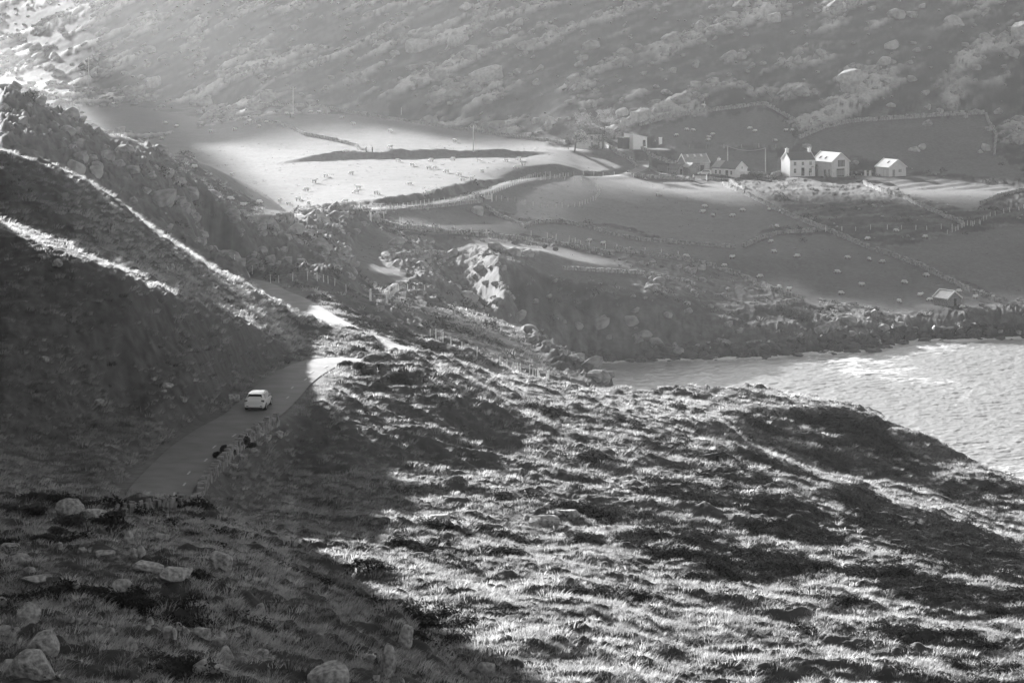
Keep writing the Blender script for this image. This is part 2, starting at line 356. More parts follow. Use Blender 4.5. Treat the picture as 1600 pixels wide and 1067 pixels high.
FIELDS = [
 [(300,236),(400,214),(480,205),(590,236),(740,236),(850,226),(900,225),(985,232),(995,262),(980,270),(850,268),(740,288),(650,312),(560,322),(480,322),(415,340),(405,318),(370,300),(310,262)],   # pale middle pasture
 [(120,168),(200,165),(330,188),(300,205),(215,212),(150,200)],
 [(205,226),(290,205),(420,182),(560,178),(700,200),(850,218),(850,228),(740,236),(560,232),(430,240),(300,236),(262,243)],
 [(505,168),(600,160),(612,176),(560,176)],
 [(590,338),(760,325),(850,345),(960,350),(1060,380),(1150,388),(1200,355),(1285,362),(1200,310),(1130,283),(1000,278),(860,275),(780,292),(755,318),(690,318)],
 [(625,350),(700,362),(880,380),(1000,400),(1100,420),(1255,478),(1290,478),(1180,388),(1060,384),(950,355),(840,350),(690,325),(600,332)],
 [(1160,392),(1210,368),(1290,368),(1430,410),(1560,468),(1590,478),(1420,488),(1290,470),(1180,440),(1060,405)],
 [(1300,372),(1400,386),(1480,370),(1600,350),(1700,350),(1700,470),(1580,470),(1460,420)],
 [(1010,205),(1080,185),(1200,172),(1245,208),(1240,232),(1100,222),(1030,222)],
 [(1255,212),(1340,190),(1540,180),(1555,240),(1600,270),(1600,284),(1440,268),(1330,245),(1260,235)],
 [(1030,225),(1100,232),(1215,242),(1215,262),(1110,255),(1075,248)],
 [(1330,278),(1440,276),(1600,297),(1510,330),(1460,315)],
 [(880,388),(1130,440),(1245,476),(1130,478),(1000,452),(900,440),(760,395),(620,372),(640,368)],
 [(560,350),(640,372),(600,400),(640,440),(590,445),(545,420),(520,395)],
]
fieldm = np.zeros_like(XX)
for f in FIELDS: fieldm = np.maximum(fieldm, area(f, 430.0, 1.0))
CRAGS = [ # bare rocky ground: outline, height, nearest depth
 ([(0,146),(120,200),(245,246),(354,328),(400,362),(445,440),(375,438),(300,400),(250,360),(100,262),(0,236)], 2.2, 380),
 ([(400,362),(520,330),(560,345),(545,420),(560,455),(430,440),(395,400)], 2.2, 400),
 ([(465,352),(505,336),(560,334),(590,350),(540,375),(525,395),(470,385),(420,375)], 2.2, 540),
 ([(700,390),(745,385),(860,395),(800,430),(790,500),(745,500),(735,470),(700,440)], 1.0, 560),
 ([(590,385),(660,378),(700,390),(690,440),(650,430),(600,415)], 1.2, 560),
 ([(640,440),(700,420),(745,470),(740,486),(600,465)], 1.5, 470),
 ([(905,555),(966,605),(990,640),(930,615),(850,560),(820,520),(785,500),(850,525)], 2.4, 430),
 ([(585,478),(665,512),(672,535),(600,505)], 1.6, 415),
 ([(850,505),(1000,508),(1060,503),(1200,518),(1290,505),(1400,520),(1380,556),(1200,560),(880,560)], 2.2, 595),
 ([(1350,490),(1460,505),(1560,482),(1620,480),(1620,535),(1380,550)], 2.0, 625),
 ([(960,400),(1130,425),(1250,475),(1290,500),(1180,492),(1000,470)], 0.7, 600),
]
cragm = np.zeros_like(XX)
for pts, a, dm in CRAGS: cragm = np.maximum(cragm, a * area(pts, dm, 2.0))
def gblur(G, s=3): return blur(G, s, s)
cragm = gblur(cragm, 3); fieldm = gblur(fieldm, 1.5)
hillm = sstep(880, 960, DD) * (1 - fieldm)
road_d, (road_z,) = seg_dist(XX, YY, ROAD); _d2, (_z2,) = seg_dist(XX, YY, ROAD2); road_z = np.where(_d2 < road_d, _z2, road_z); road_d = np.minimum(road_d, _d2)
rw = road_w(YY)

# relief
amp_n = near * (1 - sstep(0, 3.0, 3.0 - (road_d - rw)))
amp_n = near * sstep(0.2, 1.0, (road_d - rw - .2) / (2.3 + 13.0 * (DD > 318)))
nx, ny = XX + 0.8 * fbm(XX / 5, YY / 5, 2, 3), YY + 1.5 * fbm(XX / 5, YY / 5, 2, 8)
lump = fbm(nx / 13, ny / 9, 3, 11)
tus = fbm(nx / 1.9, ny / 1.5, 3, 21, 0.55, billow=True)
ter = fbm((nx + 0.5 * ny) / 9, (ny - 0.25 * nx) / 1.9, 3, 33, 0.5, ridged=True)
edge = fbm((nx * 0.96 + ny * 0.28) / 16, (ny * 0.96 - nx * 0.28) / 3.6, 3, 47, 0.5, ridged=True)
al_ = nx * .8 - ny * .6; pe_ = nx * .6 + ny * .8; diag = np.maximum(fbm(al_ / 15, pe_ / 4.5, 4, 49, .5, ridged=True), 0)
edge = edge * sstep(-.3, .4, fbm(XX / 17, YY / 17, 2, 51))
dz = amp_n * (lump * 0.75 + tus * 0.30 + ter * 0.26 + np.maximum(edge, 0.1) * 0.85 + diag * 0.7) * (1 - .4 * (1 - sstep(430, 560, UU)) * sstep(195, 215, DD))
# crags: broken beds dipping to the right
s1 = (XX * 0.8 + YY * 0.6); s2 = (YY * 0.8 - XX * 0.6)
beds = fbm(s1 / 9, s2 / 2.6, 4, 55, 0.55, ridged=True)
blocks = fbm(XX / 4.5, YY / 4.5, 4, 61, 0.6, ridged=True)
big = fbm(XX / 22, YY / 22, 3, 67)
crag = beds * 0.7 + blocks * 0.6 + big * 0.9 + .30 * fbm(XX / 1.5, YY / 2.4, 3, 68, .6)
dz = dz + cragm * crag * sstep(0.3, 4.0, road_d - rw)
# hillside outcrops
ha = XX * .75 + YY * .67; hp = YY * .75 - XX * .67; hr = fbm(ha / 40, hp / 17, 4, 71, 0.55); hb = fbm(ha / 17, hp / 4.0, 5, 75, 0.6, ridged=True)
outc = sstep(0.02, 0.30, hr + 0.10 * hb - 0.06)
dz = dz + hillm * (outc * (0.4 + 1.0 * hb + 0.5 * fbm(XX / 5, YY / 9, 4, 77, .65, ridged=True)) + 1.1 * fbm(XX / 60, YY / 60, 3, 79) + 0.6 * fbm(ha / 14, hp / 6, 4, 83, .6))
mid = sstep(440, 520, DD) * (1 - hillm)
dz = dz + mid * ((1 - fieldm) * (0.6 * fbm(XX / 6, YY / 5, 4, 87) + 0.5 * fbm(XX / 3, YY / 5, 3, 88, .6, ridged=True)) + fieldm * 0.16 * fbm((XX + YY * 0.4) / 9, YY / 4, 3, 89))
plant = area([(1340,279),(1440,277),(1590,297),(1500,318),(1452,312)], 840, 0.4)   # potato drills below the byre
dz = dz + plant * 0.25 * np.sin((XX * 0.28 + YY) * 2 * math.pi / 2.6)
# hedge banks beside the far lane and the pasture (raised sod banks)
def world_line(pts, dmin=400.0): return [hitxy(px, py, dmin) for px, py in pts]
def dens(pts, step=12):
    out = []
    for a, b in zip(pts[:-1], pts[1:]):
        n = max(1, int(math.hypot(b[0]-a[0], b[1]-a[1]) / step))
        for i in range(n): out.append((a[0] + (b[0]-a[0]) * i / n, a[1] + (b[1]-a[1]) * i / n))
    out.append(pts[-1]); return out
BANKS = [
 ([(432,256),(470,251),(500,249),(540,246),(600,246),(700,244),(800,243),(850,238)], 2.6, 3.0),
 ([(468,330),(520,324),(560,321),(640,316),(700,303),(760,287),(810,276),(850,271),(900,270),(985,274)], 1.8, 2.2),
 ([(580,342),(620,355),(700,363),(780,370),(860,378),(900,386),(960,398)], 1.2, 1.6),
 ([(980,276),(1080,283),(1110,281)], 0.8, 1.5),
]
for pts, h, w in BANKS:
    wl = world_line(dens(pts)); nb = len(wl); dd, (hv,) = seg_dist(XX, YY, [(a, b, min(1, k / 8, (nb - 1 - k) / 8)) for k, (a, b) in enumerate(wl)]); h = h * (0.1 + 0.9 * hv) * (.8 + .5 * fbm(XX / 14, YY / 14, 2, 97))
    dz = dz + h * (1 - sstep(0.3 * w, 1.1 * w, dd)) * (1 + 0.25 * fbm(XX / 3, YY / 3, 3, 95))
ZZ = Z0 + dz
# lanes cut in
tr = sstep(0.0, 3.2, road_d - rw - 0.25)
ZZ = (road_z - 0.06) * (1 - tr) + ZZ * tr
# stand the farm buildings on level ground
PADS = []
def pad(px, py, r, z=None, dmin=800):
    x, y = hitxy(px, py, dmin); zz = float(zpx(py, y)) if z is None else z
    PADS.append((x, y, r, zz)); return Vector((x, y, zz))
def apply_pads():
    global ZZ
    for x, y, r, z in PADS:
        m = 1 - sstep(r, r * 1.7 + 2, np.hypot(XX - x, YY - y)); ZZ = ZZ * (1 - m) + z * m
PAD = {k: pad(*v) for k, v in dict(farm=(1247,274,8), annex=(1298,275,9), byre=(1392,275,8), cottage=(1140,276,9), barn=(1085,271,8), white=(993,233,8), old=(922,232,8), shore=(1480,477,4,None,600)).items()}
apply_pads()

# ground colour (what grows there, with some ridge shade laid in as heath)
HEATH_SHADE = gblur(np.maximum.reduce([area(q, 170, 4) for q in ([(820,640),(1000,668),(1200,726),(1400,798),(1600,866),(1600,900),(1350,850),(1150,780),(960,712),(830,668)],[(830,800),(960,808),(1180,850),(1300,900),(1240,935),(1000,885),(880,852)],[(1000,760),(1200,785),(1330,850),(1250,866),(1050,812)],[(1250,830),(1600,896),(1650,990),(1450,955),(1300,905)],[(1100,985),(1500,1000),(1600,1040),(1600,1067),(1250,1030)])] + [area(q, 330, 2) for q in ([(484,478),(540,466),(620,515),(720,560),(640,562),(560,524),(505,500)],[(300,440),(380,455),(470,520),(560,545),(480,555),(380,510)])]), 6)  # dark heath bands; several are ridge shadow put into the ground colour and plants
GORSE = np.clip(gblur(np.maximum(area([(1290,760),(1400,800),(1600,860),(1700,900),(1700,990),(1600,970),(1450,880),(1330,830)], 230, 3), area([(1080,665),(1250,640),(1390,670),(1480,730),(1600,790),(1600,850),(1290,752),(1180,700)], 300, 3) * .8), 8), 0, 1)
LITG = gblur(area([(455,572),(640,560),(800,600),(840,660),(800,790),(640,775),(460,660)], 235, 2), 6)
heath = sstep(0.10, 0.42, -0.6 * LITG + 0.45 * GORSE + 0.40 * fbm(XX / 38, YY / 26, 3, 99) - 0.34 * (1 - sstep(440, 600, UU)) * sstep(190, 215, DD) + 0.42 * HEATH_SHADE - 0.10 + fbm(nx / 11, ny / 6, 4, 101) + 0.35 * fbm(nx / 2.2, ny / 1.6, 3, 103))
fine = fbm(nx / 0.7, ny / 0.9, 3, 107)
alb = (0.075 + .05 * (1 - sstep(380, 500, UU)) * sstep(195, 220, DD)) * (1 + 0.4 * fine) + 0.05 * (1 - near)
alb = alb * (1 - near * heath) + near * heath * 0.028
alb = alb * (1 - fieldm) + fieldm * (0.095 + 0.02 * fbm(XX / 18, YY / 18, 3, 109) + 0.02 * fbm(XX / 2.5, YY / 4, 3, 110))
rough_far = (1 - near) * (1 - fieldm)
alb = alb * (1 - rough_far) + rough_far * (0.055 + 0.035 * fbm(XX / 12, YY / 12, 4, 111))
patch = sstep(-.1, .3, fbm(ha / 16, hp / 6, 5, 112, .6)); alb = np.where(hillm > .5, alb * (.45 + 1.1 * patch), np.where((near < .5) & (fieldm < .5), alb * (.4 + 1.3 * patch), alb))
rock = np.clip(hillm * outc * sstep(0.10, 0.36, fbm(ha / 9, hp / 2.2, 4, 78, .6, ridged=True) * .6 + hb * .4) + np.clip(cragm, 0, 1) * sstep(-0.05, 0.30, beds * 0.5 + blocks * 0.5), 0, 1)
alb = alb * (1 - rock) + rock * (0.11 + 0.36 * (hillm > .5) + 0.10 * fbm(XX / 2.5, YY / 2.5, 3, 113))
wet = (1 - sstep(1.0, 2.2, ZZ + 0.8 * fbm(XX / 5, YY / 5, 3, 115))) * sstep(560, 590, DD)
alb = alb * (1 - wet) + wet * 0.03
verge = sstep(0, 0.3, road_d - rw) * (1 - sstep(0.5, 1.3, road_d - rw)) * (1 - near * 0.6)
alb = np.clip(alb * (1 - verge) + verge * (0.2 - 0.1 * (DD > 300)), 0.02, 0.6)
# slopes too steep for grass, hollows etc. for the tufts
gs = near * (1 - sstep(0, 1, rock)) * (road_d - rw > 0.35)

NI, NJ = len(GU), len(GD)
idx = np.arange(NI * NJ).reshape(NJ, NI)
quads = np.stack([idx[:-1, :-1], idx[:-1, 1:], idx[1:, 1:], idx[1:, :-1]], -1).reshape(-1, 4)
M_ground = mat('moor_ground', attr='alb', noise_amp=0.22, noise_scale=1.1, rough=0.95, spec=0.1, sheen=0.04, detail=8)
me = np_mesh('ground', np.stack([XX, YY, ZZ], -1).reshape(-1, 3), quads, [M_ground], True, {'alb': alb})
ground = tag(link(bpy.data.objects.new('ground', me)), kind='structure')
def gz(x, y):
    x = np.asarray(x, float); y = np.asarray(y, float)
    return bil(ZZ, GU, GW, 800 + x * F / y, KW * np.log(y))
def gzf(x, y): return float(gz(x, y))
# sight line against the finished ground
def hit2(px, py, dmin=100.0):
    z = bil(ZZ, GU, GW, np.full_like(GW, px), GW); P = YH + F * (H - z) / GD
    ok = (P <= py) & (GD >= dmin); k = int(np.argmax(ok))
    if k > 0 and GD[k-1] >= dmin and P[k - 1] > P[k]:
        t = (P[k - 1] - py) / (P[k - 1] - P[k]); d = GD[k - 1] + t * (GD[k] - GD[k - 1])
    else: d = GD[k]
    x = X(px, d); return Vector((x, float(d), gzf(x, d)))

# lane surface
def ribbon(line, hw, name, m, dz=0.0):
    V, Q4 = [], []
    n = len(line)
    for i, p in enumerate(line):
        a = line[max(0, i - 1)]; b = line[min(n - 1, i + 1)]
        tx, ty = b[0] - a[0], b[1] - a[1]; l = math.hypot(tx, ty) or 1; nxx, nyy = -ty / l, tx / l
        w = hw(p[1]) if callable(hw) else hw
        for k in range(9):
            s = (k / 4 - 1); V.append((p[0] + nxx * w * s, p[1] + nyy * w * s, p[2] + dz + 0.05 * (1 - s * s)))
        if i: 
            for k in range(8): q = (i - 1) * 9 + k; Q4.append((q, q + 1, q + 10, q + 9))
    return np_mesh(name, V, Q4, [m], True)
M_road = mat('worn_asphalt', 0.20, 0.85, c2=0.13, noise_scale=0.45, spec=0.4, bump=0.02, detail=9)
r1 = [p for p in ROAD]
tag(link(bpy.data.objects.new('road', ribbon(r1, road_w, 'road', M_road))), kind='structure'); tag(link(bpy.data.objects.new('road', ribbon(ROAD2, road_w, 'road', M_road))), kind='structure')

# ------------------------------------------------------------------ sea
def sea():
    u = np.concatenate([np.arange(700, 1640, 1.6), np.arange(1640, 4500, 60.0)])
    d = [335.0]
    while d[-1] < 720: d.append(d[-1] + 0.42 * (d[-1] / 400) ** 1.2)
    d = np.array(d); U, D = np.meshgrid(u, d); x = X(U, D); y = D
    wx = x * 0.85 + y * 0.5; wy = y * 0.85 - x * 0.5
    z = 0.26 * fbm(wx / 6, wy / 2.8, 4, 201, 0.6, ridged=True) + 0.16 * fbm(x / 2.0, y / 1.5, 3, 205, 0.6)
    foam = sstep(0.5, 0.9, fbm(wx / 6, wy / 2.8, 4, 201, 0.6, ridged=True) * 0.8 + 0.5 * fbm(x / 30, y / 40, 2, 209))
    gzv = bil(ZZ, GU, GW, U, KW * np.log(D))
    shore = (1 - sstep(0.5, 3.2, z - gzv + 1.5 * fbm(x / 4, y / 3, 3, 211))) * (D > 560)
    foam = np.clip(foam * (.4 + 1.1 * sstep(-.2, .4, fbm(x / 40, y / 16, 3, 213))) + shore * 1.3, 0, 1); z = z + shore * 0.15
    n = len(u); i = np.arange(n * len(d)).reshape(len(d), n)
    q = np.stack([i[:-1, :-1], i[:-1, 1:], i[1:, 1:], i[1:, :-1]], -1).reshape(-1, 4)
    m = bpy.data.materials.new('sea_water'); m.use_nodes = True; nt = m.node_tree; p = nt.nodes['Principled BSDF']
    p.inputs['Base Color'].default_value = (0.27, 0.27, 0.27, 1); p.inputs['Roughness'].default_value = 0.28; p.inputs['IOR'].default_value = 1.333; p.inputs['Specular IOR Level'].default_value = 0.6
    fm = nt.nodes.new('ShaderNodeBsdfDiffuse'); fm.inputs[0].default_value = (0.8, 0.8, 0.8, 1)
    a = nt.nodes.new('ShaderNodeAttribute'); a.attribute_name = 'foam'; mx = nt.nodes.new('ShaderNodeMixShader')
    nt.links.new(a.outputs['Fac'], mx.inputs[0]); nt.links.new(p.outputs[0], mx.inputs[1]); nt.links.new(fm.outputs[0], mx.inputs[2]); nt.links.new(mx.outputs[0], nt.nodes['Material Output'].inputs['Surface'])
    me = np_mesh('sea', np.stack([x, y, z], -1).reshape(-1, 3), q, [m], True, {'foam': foam})
    tag(link(bpy.data.objects.new('sea', me)), kind='structure')
sea()

# ------------------------------------------------------------------ shade blockers added out of view, outlined to darken parts of the glen
_az, _el = math.radians(SUN_AZ), math.radians(SUN_EL)
SD = Vector((-math.sin(_az) * math.cos(_el), math.cos(_az) * math.cos(_el), math.sin(_el)))
M_blocker = mat('shade_blocker_mat', 0.8, 1.0, spec=0.0, trans=0.3)
def shade_blocker(outline, alt, thick=14, dmin=400.0, seed=1):
    pts = dens(list(outline) + [outline[0]], 14)[:-1]; ring = []
    for px, py in pts:
        x, y = hitxy(px, py, dmin); p = Vector((x, y, zpx(py, y))); t = (alt - p.z) / SD.z; ring.append(p + SD * t)
    c = sum(ring, Vector()) / len(ring); V = [c + Vector((0, 0, -thick * 0.4))]; Fc = []; n = len(ring); R = 7
    for k in range(1, R + 1):
        for p in ring:
            s = k / R; q = c + (p - c) * s; h = math.sqrt(max(0, 1 - s * s))
            b = fbm(np.array([q.x / 30.0]), np.array([q.y / 30.0]), 3, seed)[0]
            V.append(Vector((q.x + 3 * b, q.y + 3 * b, alt - thick * 0.5 * h * (1 + b))))
    for k in range(1, R):
        for p in ring:
            s = 1 - k / R; q = c + (p - c) * s; h = math.sqrt(max(0, 1 - s * s)); b = fbm(np.array([q.x / 25.0]), np.array([q.y / 25.0]), 4, seed + 5)[0]
            V.append(Vector((q.x, q.y, alt + thick * .35 * h * (1 + 0.9 * b))))
    V.append(c + Vector((0, 0, thick * .35)))
    for i in range(n): Fc.append((0, 1 + (i + 1) % n, 1 + i))
    for k in range(2 * R - 2):
        for i in range(n): a = 1 + k * n + i; b = 1 + k * n + (i + 1) % n; Fc.append((a, b, b + n, a + n))
    o = 1 + (2 * R - 2) * n
    for i in range(n): Fc.append((o + i, o + (i + 1) % n, len(V) - 1))
    me = bpy.data.meshes.new('shade_blocker'); me.from_pydata(V, [], Fc); me.materials.append(M_blocker)
    for p in me.polygons: p.use_smooth = True
    tag(link(bpy.data.objects.new('shade_blocker', me)), kind='structure')
SHADE_AREAS = [  # ground areas to darken, each projected sunward into an unseen blocker
 [(660,326),(752,312),(800,285),(870,287),(950,292),(1060,302),(1150,318),(1240,312),(1300,312),(1350,306),(1400,318),(1470,336),(1560,334),(1760,310),(1800,500),(1600,508),(1420,494),(1280,468),(1240,462),(1120,424),(1000,388),(880,361),(800,355),(640,355),(600,345)],
 [(1030,185),(1130,160),(1260,160),(1450,150),(1760,150),(1760,262),(1600,268),(1440,258),(1330,240),(1260,230),(1130,215),(1045,205)],
 [(380,195),(480,158),(600,150),(850,182),(860,205),(830,222),(760,226),(640,206),(560,196),(450,202),(330,228),(240,228),(280,200)],
 [(636,508),(690,503),(760,520),(850,553),(905,590),(890,610),(800,592),(700,552),(650,530)],
 [(110,150),(215,158),(420,180),(410,190),(330,202),(262,216),(215,222),(150,205),(110,175)],
 [(120,140),(190,158),(280,172),(400,168),(640,182),(860,190),(960,188),(1060,165),(1000,60),(1000,-40),(500,-60),(150,-60)],
]
for i, c in enumerate(SHADE_AREAS): shade_blocker(c, 285 + 18 * i, 12, 430.0, 301 + i)
# ------------------------------------------------------------------ moor grass and heather
def mat_inst(name, col, trans, rough=0.8, spec=0.15):
    m = bpy.data.materials.new(name); m.use_nodes = True; nt = m.node_tree; N = nt.nodes; Lk = nt.links; N.clear()
    out = N.new('ShaderNodeOutputMaterial'); p = N.new('ShaderNodeBsdfPrincipled'); t = N.new('ShaderNodeBsdfTranslucent'); mx = N.new('ShaderNodeMixShader')
    a = N.new('ShaderNodeAttribute'); a.attribute_type = 'INSTANCER'; a.attribute_name = 'tone'
    mu = N.new('ShaderNodeMath'); mu.operation = 'MULTIPLY'; mu.inputs[1].default_value = col; Lk.new(a.outputs['Fac'], mu.inputs[0]); m2 = N.new('ShaderNodeMath'); m2.operation = 'MULTIPLY'; m2.use_clamp = True; m2.inputs[1].default_value = 1.15; Lk.new(mu.outputs[0], m2.inputs[0])
    Lk.new(mu.outputs[0], p.inputs['Base Color']); Lk.new(m2.outputs[0], t.inputs['Color']); p.inputs['Roughness'].default_value = rough; p.inputs['Specular IOR Level'].default_value = spec
    mx.inputs[0].default_value = trans; Lk.new(p.outputs[0], mx.inputs[1]); Lk.new(t.outputs[0], mx.inputs[2]); Lk.new(mx.outputs[0], out.inputs[0]); return m
def tuft_mesh(name, n, rad, h, wid, lean, m, seed):
    r = random.Random(seed); V = []; T = []
    for i in range(n):
        a = r.uniform(0, 6.283); q = rad * math.sqrt(r.random()) * 0.8; bx, by = q * math.cos(a), q * math.sin(a)
        hh = h * r.uniform(0.6, 1.15) * (1 - 0.35 * q / rad); l = lean * r.uniform(0.3, 1.2) * (0.4 + q / rad); b = a + r.uniform(-.7, .7)
        tx, ty = math.cos(b) * l * h + .45 * h * r.uniform(.4, 1.2), math.sin(b) * l * h; w = wid * r.uniform(.7, 1.3); c = r.uniform(0, 3.14); wx, wy = math.cos(c) * w, math.sin(c) * w
        k = len(V); V += [(bx - wx, by - wy, -0.05), (bx + wx, by + wy, -0.05), (bx + tx * .4 + wx * .8, by + ty * .4 + wy * .8, hh * .6), (bx + tx * .4 - wx * .8, by + ty * .4 - wy * .8, hh * .6), (bx + tx, by + ty, hh)]
        T += [(k, k + 1, k + 2), (k, k + 2, k + 3), (k + 3, k + 2, k + 4)]
    return np_mesh(name, V, T, [m])
def twig_mesh(name, n, rad, h, leaf, m, seed):
    r = random.Random(seed); V = []; T = []
    for i in range(n):
        th = r.uniform(0, 6.283); cp = r.uniform(0, 1); s = math.sqrt(1 - cp * cp); k_ = r.uniform(.7, 1.0) * (1 + .25 * math.sin(3 * th + seed))
        c = Vector((rad * s * math.cos(th) * k_, rad * s * math.sin(th) * k_, h * cp * k_ - .03))
        u = Vector((r.gauss(0, 1), r.gauss(0, 1), r.gauss(0, 1))).normalized() * leaf; w = Vector((r.gauss(0, 1), r.gauss(0, 1), r.gauss(0, 1))).normalized() * leaf
        k = len(V); V += [c - u, c + u, c + w]; T.append((k, k + 1, k + 2))
    return np_mesh(name, V, T, [m])
def scatter(name, protos, P, scale, rot, tone, lean=None):
    coll = bpy.data.collections.new(name + '_kinds')
    for i, me in enumerate(protos): coll.objects.link(bpy.data.objects.new(name + '_sprig', me))
    me = bpy.data.meshes.new(name); me.vertices.add(len(P)); me.vertices.foreach_set('co', np.asarray(P, np.float32).ravel())
    for n, a in (('sc', scale), ('rz', rot), ('tone', tone)):
        at = me.attributes.new(n, 'FLOAT', 'POINT'); at.data.foreach_set('value', np.asarray(a, np.float32))
    o = link(bpy.data.objects.new(name, me)); tag(o, kind='stuff')
    ng = bpy.data.node_groups.new(name, 'GeometryNodeTree'); ng.interface.new_socket('Geometry', in_out='INPUT', socket_type='NodeSocketGeometry'); ng.interface.new_socket('Geometry', in_out='OUTPUT', socket_type='NodeSocketGeometry')
    N = ng.nodes; gi = N.new('NodeGroupInput'); go = N.new('NodeGroupOutput'); ip = N.new('GeometryNodeInstanceOnPoints'); ci = N.new('GeometryNodeCollectionInfo')
    ci.inputs['Collection'].default_value = coll; ci.inputs['Separate Children'].default_value = True; ci.inputs['Reset Children'].default_value = True
    ip.inputs['Pick Instance'].default_value = True
    def at(n):
        a = N.new('GeometryNodeInputNamedAttribute'); a.data_type = 'FLOAT'; a.inputs['Name'].default_value = n; return a.outputs['Attribute']
    cx = N.new('ShaderNodeCombineXYZ'); ng.links.new(at('rz'), cx.inputs['Z']); er = N.new('FunctionNodeEulerToRotation'); ng.links.new(cx.outputs[0], er.inputs[0])
    ng.links.new(gi.outputs[0], ip.inputs['Points']); ng.links.new(ci.outputs[0], ip.inputs['Instance']); ng.links.new(er.outputs[0], ip.inputs['Rotation']); ng.links.new(at('sc'), ip.inputs['Scale'])
    ng.links.new(ip.outputs[0], go.inputs[0]); md = o.modifiers.new('scatter', 'NODES'); md.node_group = ng
    return o
def points(n, d0, d1, px0=-60, px1=1660, seed=1):
    r = np.random.default_rng(seed); d = np.sqrt(r.uniform(d0 * d0, d1 * d1, n)); u = r.uniform(px0, px1, n); return X(u, d), d, u
def samp(G, x, y): return bil(G, GU, GW, 800 + x * F / y, KW * np.log(y))
M_gr = mat_inst('pale_moor_grass', 0.36, 0.62); M_hl = mat_inst('heather_sprigs', 0.05, 0.08, 0.95, .03)
# how much grass grows where: pale tall molinia on the lit slopes and terrace edges, dark heath between and in the painted shade bands
grassy = near * (1 - sstep(0.25, 0.6, heath)) * (1 - np.clip(rock * 2, 0, 1))
def veg():
    tm = [tuft_mesh('grass_tuft', 30, .40, .27, .012, .9, M_gr, 400 + i) for i in range(4)]
    hm = [twig_mesh('heather_clump', 70, .42, .30, .06, M_hl, 420 + i) for i in range(4)]
    x1, y1, _ = points(int(80000), 110, 235, seed=31); x2, y2, _ = points(int(75000), 235, 400, seed=32)
    x, y = np.concatenate([x1, x2]), np.concatenate([y1, y2])
    g = samp(grassy, x, y); rd, _ = seg_dist(x, y, ROAD); r = np.random.default_rng(5); okr = rd > road_w(y) + .35 + .7 * (y < 245)
    crestb = sstep(-0.1, 0.5, fbm(x / 7, y / 4, 3, 301))
    k = okr & (r.random(len(x)) < g * (.35 + .65 * crestb)); xs, ys = x[k], y[k]
    big = fbm(xs / 15, ys / 10, 3, 305)
    tone = np.clip((.8 + .35 * big + .25 * r.standard_normal(len(xs))) * (1 + .3 * (800 + xs * F / ys < 460)), .2, 1.7)
    sc = np.clip(1.0 + .5 * big + .25 * r.standard_normal(len(xs)), .5, 1.9) * (1 + .15 * (ys > 250))
    scatter('moor_grass', tm, np.stack([xs, ys, gz(xs, ys) - .03], -1), sc, r.normal(0, .5, len(xs)), tone)
    h = samp(near * heath * (1 - np.clip(rock * 2, 0, 1)), x, y); k = okr & (r.random(len(x)) < h * .9); xs, ys = x[k], y[k]
    tone = np.clip(.9 + .5 * fbm(xs / 9, ys / 9, 3, 307) + .3 * r.standard_normal(len(xs)), .2, 2)
    scatter('heather', hm, np.stack([xs, ys, gz(xs, ys) - .05], -1), np.clip(1.1 + .4 * r.standard_normal(len(xs)), .5, 2.2), r.uniform(0, 6.28, len(xs)), tone)
veg()
def veg_far():
    tm = [tuft_mesh('grass_tuft', 14, .5, .45, .035, .8, M_gr, 440 + i) for i in range(3)]
    x, y, u = points(42000, 395, 700, seed=33); r = np.random.default_rng(6); rd, _ = seg_dist(x, y, ROAD)
    rough = samp((1 - fieldm) * (1 - np.clip(rock * 2, 0, 1)), x, y) * (gz(x, y) > 3.0) * (rd > 3)
    k = r.random(len(x)) < rough * (.15 + .85 * sstep(-.1, .5, fbm(x / 8, y / 6, 3, 321))); xs, ys = x[k], y[k]
    scatter('rough_grass', tm, np.stack([xs, ys, gz(xs, ys) - .05], -1), np.clip(1.1 + .4 * r.standard_normal(len(xs)), .5, 2.2), r.uniform(0, 6.28, len(xs)), np.clip(.6 + .3 * r.standard_normal(len(xs)), .15, 1.3))
    hm = [twig_mesh('gorse_clump', 90, .8, .7, .12, M_hl, 450 + i) for i in range(3)]
    x, y, u = points(26000, 395, 900, seed=34); rd, _ = seg_dist(x, y, ROAD)
    k = (r.random(len(x)) < samp((1 - fieldm) * (1 - hillm), x, y) * sstep(.12, .4, fbm(x / 14, y / 9, 3, 323)) * .7) & (rd > 3.2) & (gz(x, y) > 3.5); xs, ys = x[k], y[k]
    scatter('gorse', hm, np.stack([xs, ys, gz(xs, ys) - .1], -1), np.clip(1.1 + .5 * r.standard_normal(len(xs)), .4, 2.4), r.uniform(0, 6.28, len(xs)), np.clip(1 + .4 * r.standard_normal(len(xs)), .3, 2))
    x, y, u = points(30000, 430, 900, 0, 1640, seed=35); k = (r.random(len(x)) < samp(fieldm, x, y) * (.06 + .7 * sstep(.1, .5, fbm(x / 16, y / 12, 3, 325)))); xs, ys = x[k], y[k]
    scatter('rushes', tm, np.stack([xs, ys, gz(xs, ys) - .08], -1), np.clip(.65 + .2 * r.standard_normal(len(xs)), .35, 1.1), r.uniform(0, 6.28, len(xs)), np.clip(.4 + .2 * r.standard_normal(len(xs)), .12, .9))
veg_far()
